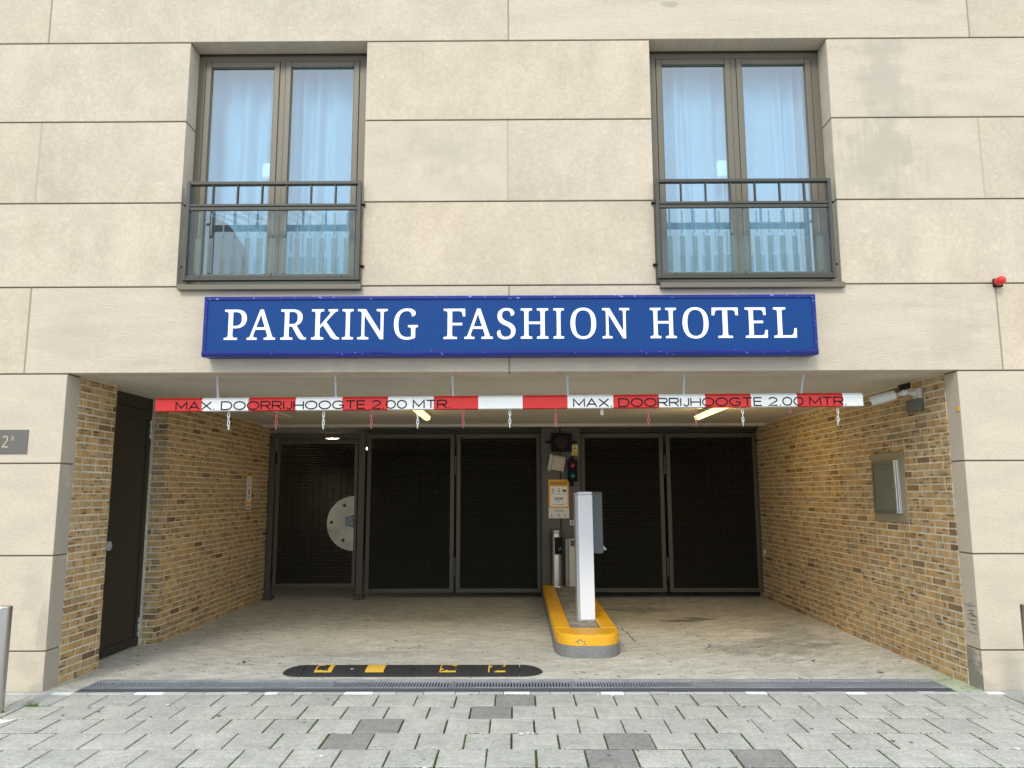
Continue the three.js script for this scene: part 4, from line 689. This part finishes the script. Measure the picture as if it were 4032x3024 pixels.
// ---------------------------------------------------------------- speed bump
{
  const t = thing('speed_bump', 'black rubber speed bump with worn yellow patches', 'speed bump', [-0.93, 0, -0.69]);
  const z0 = -0.87, z1 = -0.49, H = 0.05, N = 14;
  const prof = (k) => Array.from({ length: N + 1 }, (_, i) => { const s = i / N, y = H * Math.pow(Math.sin(Math.PI * Math.min(1, Math.max(0, s))), 0.62); return [mix(z1, z0, s), y]; }).map(([z, y]) => [mix((z0 + z1) / 2, z, Math.pow(k, 0.5)), y * Math.pow(k, 0.6)]);
  const loft = (xs, ks, ridge) => { const rows = xs.map((x, i) => prof(ks[i]).map(([z, y]) => [x, y + (ridge && i % 2 ? -0.0022 : 0) * (y > 0.01 ? 1 : 0), z])), q = []; for (let i = 0; i + 1 < rows.length; i++) for (let j = 0; j < N; j++) q.push([rows[i][j], rows[i + 1][j], rows[i + 1][j + 1], rows[i][j + 1]]); const cap = (r) => r.slice(0, -1).forEach((p, j) => q.push([[p[0], 0, p[2]], p, r[j + 1], [r[j + 1][0], 0, r[j + 1][2]]])); cap(rows[0]); cap(rows[rows.length - 1]); return quads(q); };
  const even = (a, b, n) => Array.from({ length: n + 1 }, (_, i) => mix(a, b, i / n));
  const secs = [[-1.862, -0.93], [-0.926, 0.008]];
  const bumpMat = std([1, 1, 1], 0.78, 0, { map: withRepeat(tex(256, 256, (u, v) => { const a = fbm(u, v, 5, 4, 561), b = fbm(u, v, 70, 2, 566), k = 0.155 + (a - 0.5) * 0.06 + (b - 0.5) * 0.05; return [k, k, k * 1.01]; }), 1, 1) });
  for (const [a, b] of secs) part(t, 'rubber_section', boxUV(loft(even(a, b, 120), Array(121).fill(1), true)), bumpMat);
  const ends = even(0, 1, 16);
  part(t, 'end_cap', boxUV(loft(ends.map((s) => -1.868 - 0.20 * s), ends.map((s) => Math.max(0.004, 1 - s * s)))), bumpMat);
  part(t, 'end_cap', boxUV(loft(ends.map((s) => 0.016 + 0.20 * s), ends.map((s) => Math.max(0.004, 1 - s * s)))), bumpMat);
  // yellow patches lie on the crown; most are worn to a ragged rim
  const crown = (z) => { const s = (z1 - z) / (z1 - z0); return H * Math.pow(Math.sin(Math.PI * s), 0.62); };
  [[-1.69, 0.75, 0.15], [-1.245, 0.0, 0.16], [-0.61, 0.85, 0.14], [-0.185, 0.85, 0.15]].forEach(([x, worn, w], n) => {
    const C = 26, R = 16, q = [], za = -0.74, zb = -0.535;
    for (let i = 0; i < C; i++) for (let j = 0; j < R; j++) {
      const u = (i + 0.5) / C, v = (j + 0.5) / R, edge = Math.min(u, 1 - u, v, 1 - v), nz = fbm(u * 0.9, v * 0.9, 4, 3, 571 + n * 9);
      if (worn && edge > 0.10 + (nz - 0.5) * 0.5 && u > 0.06 + (n === 1 ? 0 : 0)) { if (!(n === 0 && u > 0.72 && v > 0.2)) continue; }
      if (worn && n >= 2 && u > 0.5 && v < 0.55 && v > 0.12 && nz > 0.42) continue;
      const X = (a) => x - w / 2 + w * a, P = (a, b) => { const z = mix(zb, za, b); return [X(a), crown(z) + 0.0018, z]; };
      q.push([P(i / C, j / R), P((i + 1) / C, j / R), P((i + 1) / C, (j + 1) / R), P(i / C, (j + 1) / R)]);
    }
    part(t, 'yellow_patch', quads(q), std([0.66, 0.40, 0.045], 0.7));
  });
  for (const x of [-1.447, -0.915, -0.39]) part(t, 'screw', [new THREE.CylinderGeometry(0.014, 0.014, 0.004, 16).translate(x, crown(-0.60) + 0.001, -0.60), new THREE.CylinderGeometry(0.007, 0.007, 0.006, 6).translate(x, crown(-0.60) + 0.002, -0.60)], x < -1.4 ? M.galv : M.dark);
}

// ---------------------------------------------------------------- drainage channel
{
  const t = thing('drain_channel', 'long slotted metal drain across the mouth of the passage', 'drain', [-0.035, 0, -0.2]);
  const iron = std([1, 1, 1], 0.55, 0.35, { map: withRepeat(tex(512, 256, (u, v) => { const a = fbm(u, v, 5, 4, 601), b = fbm(u, v, 50, 3, 606), k = 0.61 + (a - 0.5) * 0.2 + (b - 0.5) * 0.14; return [k * 0.97, k, k * 1.05]; }), 0.7, 1.5) });
  const ironDark = std([0.09, 0.095, 0.105], 0.6, 0.3);
  part(t, 'channel', [bx(-3.53, 3.46, -0.16, -0.14, -0.39, -0.01)], M.black);
  part(t, 'edge_rail', [bx(-3.53, 3.46, -0.06, 0.003, -0.393, -0.355, 0.003)], iron); part(t, 'edge_rail', [bx(-3.53, 3.46, -0.06, 0.002, -0.098, -0.06, 0.003), bx(-3.53, 3.46, -0.06, -0.006, -0.058, -0.03, 0.003), bx(-3.53, 3.46, -0.06, 0.0, -0.028, 0.0, 0.003)], ironDark);
  const bar = new THREE.BoxGeometry(0.0125, 0.012, 0.165);
  const cuts = [-3.525, -3.31, -2.525, -1.532, -0.54, 0.45, 1.446, 2.44, 3.455];
  for (let i = 0; i + 1 < cuts.length; i++) {
    const a = cuts[i] + 0.0015, b = cuts[i + 1] - 0.0015, w = b - a, g = new THREE.Group(); g.name = 'grate'; g.position.set(0, 0, 0); t.add(g);
    part(g, 'grate_rim', [bx(a, b, -0.02, 0.0015, -0.353, -0.318, 0.002), bx(a, b, -0.02, 0.0015, -0.145, -0.10, 0.002), bx(a, a + 0.012, -0.02, 0.001, -0.318, -0.145), bx(b - 0.012, b, -0.02, 0.001, -0.318, -0.145)], iron);
    if (i >= 3 && i <= 5) { const n = Math.round((w - 0.024) / 0.0245); for (let k = 0; k < n; k++) { const m = local(g, 'bar', bar, iron); m.position.set(a + 0.012 + (k + 0.5) * (w - 0.024) / n + 0.035, -0.0065, -0.2315 + 0.2); } }
    else { const list = []; for (let x = a + 0.012; x < b - 0.012; x += 0.0245) list.push(new THREE.BoxGeometry(0.009, 0.012, 0.173).translate(x, -0.0065, -0.2315)); for (const z of [-0.275, -0.232, -0.188]) list.push(new THREE.BoxGeometry(w, 0.010, 0.012).translate((a + b) / 2, -0.0065, z)); part(g, 'grating', list, iron).userData.kind = 'stuff'; }
  }
  // white-painted mortar strip in short lengths along the street side
  const wm = [[0.75, 0.75, 0.73], [0.50, 0.49, 0.46], [0.85, 0.85, 0.84], [0.42, 0.41, 0.385]].map((c) => std(c, 0.9));
  const s = thing('edging_strip', 'thin strip of pale edging stones between drain and pavement', 'edging', [-0.05, 0, 0.04]);
  for (let x = -4.05, i = 0; x < 4.0; i++) { const L = rr(0.10, 0.26); part(s, 'edging_stone', bx(x, x + L - 0.004, -0.08, rr(-0.001, 0.003), 0.012, rr(0.066, 0.074), 0.003), wm[[1, 3, 0, 3, 1, 3, 2, 1, 3, 1][i % 10]]); x += L; }
}

// ---------------------------------------------------------------- on the right wall and the front
{
  const t = thing('poster_case', 'shallow aluminium framed poster case with a dark glass door', 'poster case', [XR - 0.02, 1.26, -1.315]);
  const back = std([0.27, 0.235, 0.155], 0.55);
  part(t, 'back_board', bx(XR - 0.012, XR - 0.002, 1.268, 1.942, -1.65, -0.98, 0.002), back);
  const x0 = XR - 0.036, x1 = XR - 0.012;
  part(t, 'case_frame', [bx(x0, x1, 1.83, 1.86, -1.60, -1.06, 0.004), bx(x0, x1, 1.355, 1.385, -1.60, -1.06, 0.004), bx(x0, x1, 1.385, 1.83, -1.60, -1.575, 0.004)], std([0.17, 0.165, 0.14], 0.45, 0.3));
  part(t, 'door_profile', [bx(x0 - 0.007, x1, 1.352, 1.863, -1.125, -1.092, 0.004, 2), bx(x0 - 0.002, x1, 1.352, 1.863, -1.086, -1.058, 0.004, 2)], M.alu);
  part(t, 'inner_board', bx(x1 - 0.012, x1 - 0.004, 1.385, 1.83, -1.575, -1.125), std([0.27, 0.245, 0.17], 0.7));
  part(t, 'glass_door', new THREE.PlaneGeometry(0.45, 0.445).rotateY(-Math.PI / 2).translate(x0 + 0.004, 1.6075, -1.35), M.clearGlass);
  part(t, 'lock', new THREE.CylinderGeometry(0.008, 0.008, 0.01, 14).rotateZ(Math.PI / 2).translate(x0 - 0.002, 1.61, -1.14), M.alu);
}
{
  const t = thing('security_camera', 'white bullet security camera on a jointed wall arm', 'camera', [XR - 0.03, 2.40, -0.62]);
  const w = std([0.66, 0.66, 0.63], 0.45);
  part(t, 'wall_mount', [bx(XR - 0.03, XR - 0.001, 2.397, 2.492, -0.682, -0.563, 0.006, 2), bx(XR - 0.055, XR - 0.028, 2.42, 2.475, -0.655, -0.59, 0.01, 2)], w);
  part(t, 'arm', [rod(V(XR - 0.05, 2.452, -0.62), V(XR - 0.13, 2.455, -0.60), 0.024, 18, 0.020), new THREE.SphereGeometry(0.028, 20, 14).translate(XR - 0.15, 2.450, -0.60), rod(V(XR - 0.15, 2.45, -0.60), V(XR - 0.20, 2.436, -0.605), 0.016, 16), new THREE.SphereGeometry(0.019, 16, 12).translate(XR - 0.135, 2.453, -0.578)], w);
  const g = new THREE.Group(); g.name = 'camera_body'; g.position.set(-0.235 + 0.03, 0.027, 0.01); g.rotation.set(0, Math.PI - 0.35, -0.24); t.add(g);
  local(g, 'barrel', [new THREE.CapsuleGeometry(0.036, 0.12, 4, 20).rotateZ(Math.PI / 2).translate(0.07, 0, 0)], w);
  const hood = new THREE.CylinderGeometry(0.045, 0.045, 0.215, 28, 1, true, 0.2, Math.PI * 1.35).rotateZ(Math.PI / 2).rotateX(0.25); const hm = w.clone(); hm.side = THREE.DoubleSide; local(g, 'sun_hood', hood.translate(0.095, 0.002, 0), hm);
  local(g, 'lens', new THREE.CylinderGeometry(0.026, 0.026, 0.006, 20).rotateZ(Math.PI / 2).translate(0.168, 0, 0), M.black);
  single('junction_box', 'grey junction box on the brick wall below the security camera', 'junction box', [bx(XR - 0.06, XR - 0.003, 2.287, 2.392, -0.768, -0.552, 0.008, 2), bx(XR - 0.064, XR - 0.06, 2.30, 2.38, -0.755, -0.565, 0.001)], std([0.135, 0.14, 0.125], 0.7));
}
single('wall_disc', 'small white round disc on the brick wall beside the gate', 'disc', [new THREE.CylinderGeometry(0.036, 0.036, 0.012, 28).rotateZ(Math.PI / 2).translate(XR - 0.008, 0.68, -5.3), new THREE.TorusGeometry(0.012, 0.004, 8, 18).rotateY(Math.PI / 2).translate(XR - 0.015, 0.68, -5.3)], M.white);
single('sticker', 'torn yellow sticker on the stone pillar edge near the security camera', 'sticker', bx(XR - 0.0015, XR + 0.0035, 2.225, 2.265, -0.043, -0.012), M.yellowSign);
{ // black scuffs left by cars on the right pillar
  const q = [], scuff = (y, z0, z1, w, bend) => { const pts = Array.from({ length: 9 }, (_, i) => [mix(z0, z1, i / 8), y + bend * Math.sin(i / 8 * 3.1) + (rnd() - 0.5) * 0.006]); for (let i = 0; i < 8; i++) { const h0 = w * Math.sin((i + 0.3) / 8.6 * 3.14), h1 = w * Math.sin((i + 1.3) / 8.6 * 3.14); q.push([[XR + 0.0042, pts[i][1] - h0, pts[i][0]], [XR + 0.0042, pts[i + 1][1] - h1, pts[i + 1][0]], [XR + 0.0042, pts[i + 1][1] + h1, pts[i + 1][0]], [XR + 0.0042, pts[i][1] + h0, pts[i][0]]]); } };
  const s = (y, a, b, w, d) => scuff(y, -a, -b, w, d);
  s(0.655, 0.19, 0.01, 0.0028, -0.015); s(0.66, 0.12, 0.06, 0.002, 0.0); s(0.60, 0.16, 0.03, 0.002, 0.004); s(0.555, 0.15, 0.012, 0.004, 0.026); s(0.545, 0.15, 0.012, 0.0035, -0.016); s(0.558, 0.10, 0.012, 0.003, 0.008); s(0.495, 0.12, 0.012, 0.003, 0.004); s(0.47, 0.07, 0.015, 0.003, 0.0); s(0.43, 0.17, 0.012, 0.002, 0.003); s(0.600, 0.10, 0.04, 0.002, 0.01);
  const g = quads(q); g.translate(-0.0034, 0, 0);
  tag(structure('scuff_marks', g, new THREE.MeshStandardMaterial({ color: lin(0.07, 0.065, 0.062), roughness: 0.9, side: THREE.DoubleSide }), 'black rubber scuff marks on the inner face of the stone pillar'), null, null);
}
{
  const t = thing('alarm_beacon', 'small red alarm beacon on a black box on the stone front', 'beacon', [4.07, 3.28, 0]);
  part(t, 'base', bx(4.035, 4.11, 3.272, 3.345, 0.002, 0.03, 0.006, 2), M.black);
  part(t, 'dome', new THREE.CapsuleGeometry(0.036, 0.035, 8, 24).rotateX(Math.PI / 2).translate(4.062, 3.312, 0.065), std([0.62, 0.018, 0.022], 0.25));
}
{
  const t = thing('house_number_plate', 'grey-brown number plate reading 2A on the stone pillar', 'number plate', [-4.2, 1.888, 0]);
  part(t, 'plate', bx(-4.335, -4.071, 1.888, 2.089, 0.001, 0.008, 0.002), std([0.135, 0.122, 0.105], 0.5, 0.2));
  const ink = std([0.48, 0.40, 0.27], 0.5, 0.2);
  part(t, 'numeral', glyph(sans, '2', -4.281, -4.232, 1.941, 2.040, 0.0082, 0.001), ink); part(t, 'numeral', glyph(sans, 'A', -4.212, -4.181, 1.998, 2.040, 0.0082, 0.001), ink);
}
// ---------------------------------------------------------------- bollards, weeds, litter
{
  const mk = () => { const t = new THREE.Group(); local(t, 'post', new THREE.CylinderGeometry(0.057, 0.057, 0.745, 36).translate(0, 0.3725, 0), M.steel); local(t, 'cap', new THREE.CylinderGeometry(0.054, 0.057, 0.006, 36).translate(0, 0.748, 0), M.steel); local(t, 'foot_ring', new THREE.CylinderGeometry(0.075, 0.078, 0.008, 36).translate(0, 0.004, 0), M.steel); return t; };
  const t = mk(); t.name = numbered('bollard'); t.position.set(-3.80, -0.012, 0.54); scene.add(t); tag(t, 'brushed steel bollard on the pavement near the number plate', 'bollard', 'steel bollards by the pillars');
  copyOf(t, [3.742, -0.012, 0.54], 'brushed steel bollard on the pavement near the scuffed pillar');
}
{
  const onSlab = (x, z, y = 0.0035) => [x, y - (z - 0.082) * SLOPE, z], q = [];
  const patch = (x, z, r, n = 11) => { const c = onSlab(x, z), ring = Array.from({ length: n }, (_, i) => { const a = i / n * 6.2832, k = r * rr(0.6, 1.25); return onSlab(x + k * Math.cos(a), z - k * Math.sin(a)); }); for (let i = 0; i < n; i += 1) q.push([c, ring[i], ring[(i + 1) % n], c]); };
  for (let i = 0; i < 34; i++) patch(rr(-3.6, 3.6), rr(0.12, 1.7), rr(0.006, 0.016));
  const dark = structure('gum_spots', quads(q.splice(0)), std([0.16, 0.155, 0.15], 0.9), 'flat grey chewing gum spots on the paving slabs'); dark.userData.kind = 'stuff'; dark.userData.category = 'gum spots';
  for (const [x, z, r] of [[-3.05, 0.30, 0.012], [-2.62, 0.36, 0.014], [0.02, 1.02, 0.02], [0.06, 1.0, 0.014], [0.10, 1.01, 0.012], [-1.2, 1.42, 0.012], [0.62, 0.115, 0.012], [-0.25, 1.02, 0.008], [2.9, 0.62, 0.012], [3.1, 1.3, 0.018], [-0.55, 1.62, 0.016]]) patch(x, z, r);
  const pale = structure('paint_drips', quads(q), std([0.80, 0.80, 0.78], 0.8), 'small white paint drips on the paving slabs'); pale.userData.kind = 'stuff'; pale.userData.category = 'paint drips';
  structure('road_marking', quads([[onSlab(-4.6, 0.88, 0.004), onSlab(-3.60, 0.87, 0.004), onSlab(-3.535, 0.715, 0.004), onSlab(-4.6, 0.72, 0.004)]]), std([0.80, 0.80, 0.78], 0.8), 'white painted marking on the pavement beside the bollard');
}
M.grass = new THREE.MeshPhysicalMaterial({ color: lin(0.10, 0.19, 0.035), roughness: 0.9, transmission: 0.3, thickness: 0, side: THREE.DoubleSide });
{
  const q = [], blade = (x, z, h, dx, dz, w) => { const a = [], n = 4; for (let i = 0; i <= n; i++) { const s = i / n; a.push([x + dx * s * s, -0.012 + h * s * (1 - 0.25 * s), z + dz * s * s, w * (1 - s)]); } for (let i = 0; i < n; i++) q.push([[a[i][0] - a[i][3], a[i][1], a[i][2]], [a[i][0] + a[i][3], a[i][1], a[i][2]], [a[i + 1][0] + a[i + 1][3], a[i + 1][1], a[i + 1][2]], [a[i + 1][0] - a[i + 1][3], a[i + 1][1], a[i + 1][2]]]); };
  for (let i = 0; i < 90; i++) blade(-3.63 + rr(-1, 1) * 0.05 + (i % 4 ? 0 : rr(-0.08, 0.12)), 0.385 + rr(-0.012, 0.012), rr(0.02, 0.07) * (i % 4 ? 1 : 0.5), rr(-0.06, 0.06), rr(-0.03, 0.05), 0.002);
  tag(single('grass_tuft', 'small green grass tuft growing in a joint beside the bollard', 'grass', quads(q), M.grass), null, null);
}
{ // moss in the slab joints
  const geo = new THREE.IcosahedronGeometry(1, 0), n = 7000, m = new THREE.InstancedMesh(geo, std([0.060, 0.080, 0.020], 1), n), T = 0.303, o = new THREE.Object3D(), c = new THREE.Color(); let k = 0;
  while (k < n) {
    const r = Math.floor(rnd() * 6), across = rnd() < 0.5, x0 = rr(-4.2, 4.2); let x, z;
    const ph = (r % 2 ? -0.348 : -0.195);
    if (across) { x = x0; z = r * T; } else { x = ph + Math.round((x0 - ph) / T) * T; z = (r + rnd()) * T; }
    if (fbm((x + 6) / 12, (z + 1) / 12, 14, 3, 621) < 0.47) continue;
    const s = rr(0.002, 0.0055); o.position.set(x + rr(-1, 1) * 0.004, -0.008 + s * 0.6, z + rr(-1, 1) * 0.003); o.position.applyAxisAngle(V(1, 0, 0), Math.atan(SLOPE)); o.position.z += 0.082; o.scale.set(s * rr(1, 2), s, s * rr(1, 2)); o.rotation.y = rnd() * 6; o.updateMatrix(); m.setMatrixAt(k, o.matrix); m.setColorAt(k, c.setRGB(rr(0.6, 1.3), rr(0.8, 1.2), rr(0.5, 1))); k++;
  }
  m.name = 'joint_moss'; m.castShadow = m.receiveShadow = true; scene.add(m); tag(m, 'green moss growing in the joints between the paving slabs', 'moss', null, 'stuff');
}
{ // dead leaves and pale droppings
  const leafMat = new THREE.MeshStandardMaterial({ color: lin(0.07, 0.045, 0.025), roughness: 0.9, side: THREE.DoubleSide });
  [[3.15, -0.62, 'curled brown leaf on the concrete near the green-stained corner', 0.035], [2.75, -1.1, 'curled brown leaf on the concrete between drain and poster case', 0.03], [-2.55, -1.05, 'curled brown leaf on the concrete before the steel door', 0.04], [-2.2, -1.0, 'small dark leaf on the concrete near the speed bump end', 0.02], [-1.3, -2.1, 'small dark leaf on the concrete in the gated lane', 0.03]].forEach(([x, z, label, s]) => { const a = rnd() * 6, f = (u, v) => [x + s * (u * Math.cos(a) - v * Math.sin(a)), 0.004 + s * 0.25 * (u * u + v * v * 2), z + s * (u * Math.sin(a) + v * Math.cos(a))]; single('dead_leaf', label, 'leaf', quads([[f(-1, 0), f(-0.3, -0.35), f(0, 0), f(-0.3, 0.35)], [f(-0.3, -0.35), f(0.6, -0.25), f(1, 0), f(0, 0)], [f(0, 0), f(1, 0), f(0.6, 0.25), f(-0.3, 0.35)]]), leafMat); });
}
renderer.render(scene, camera);
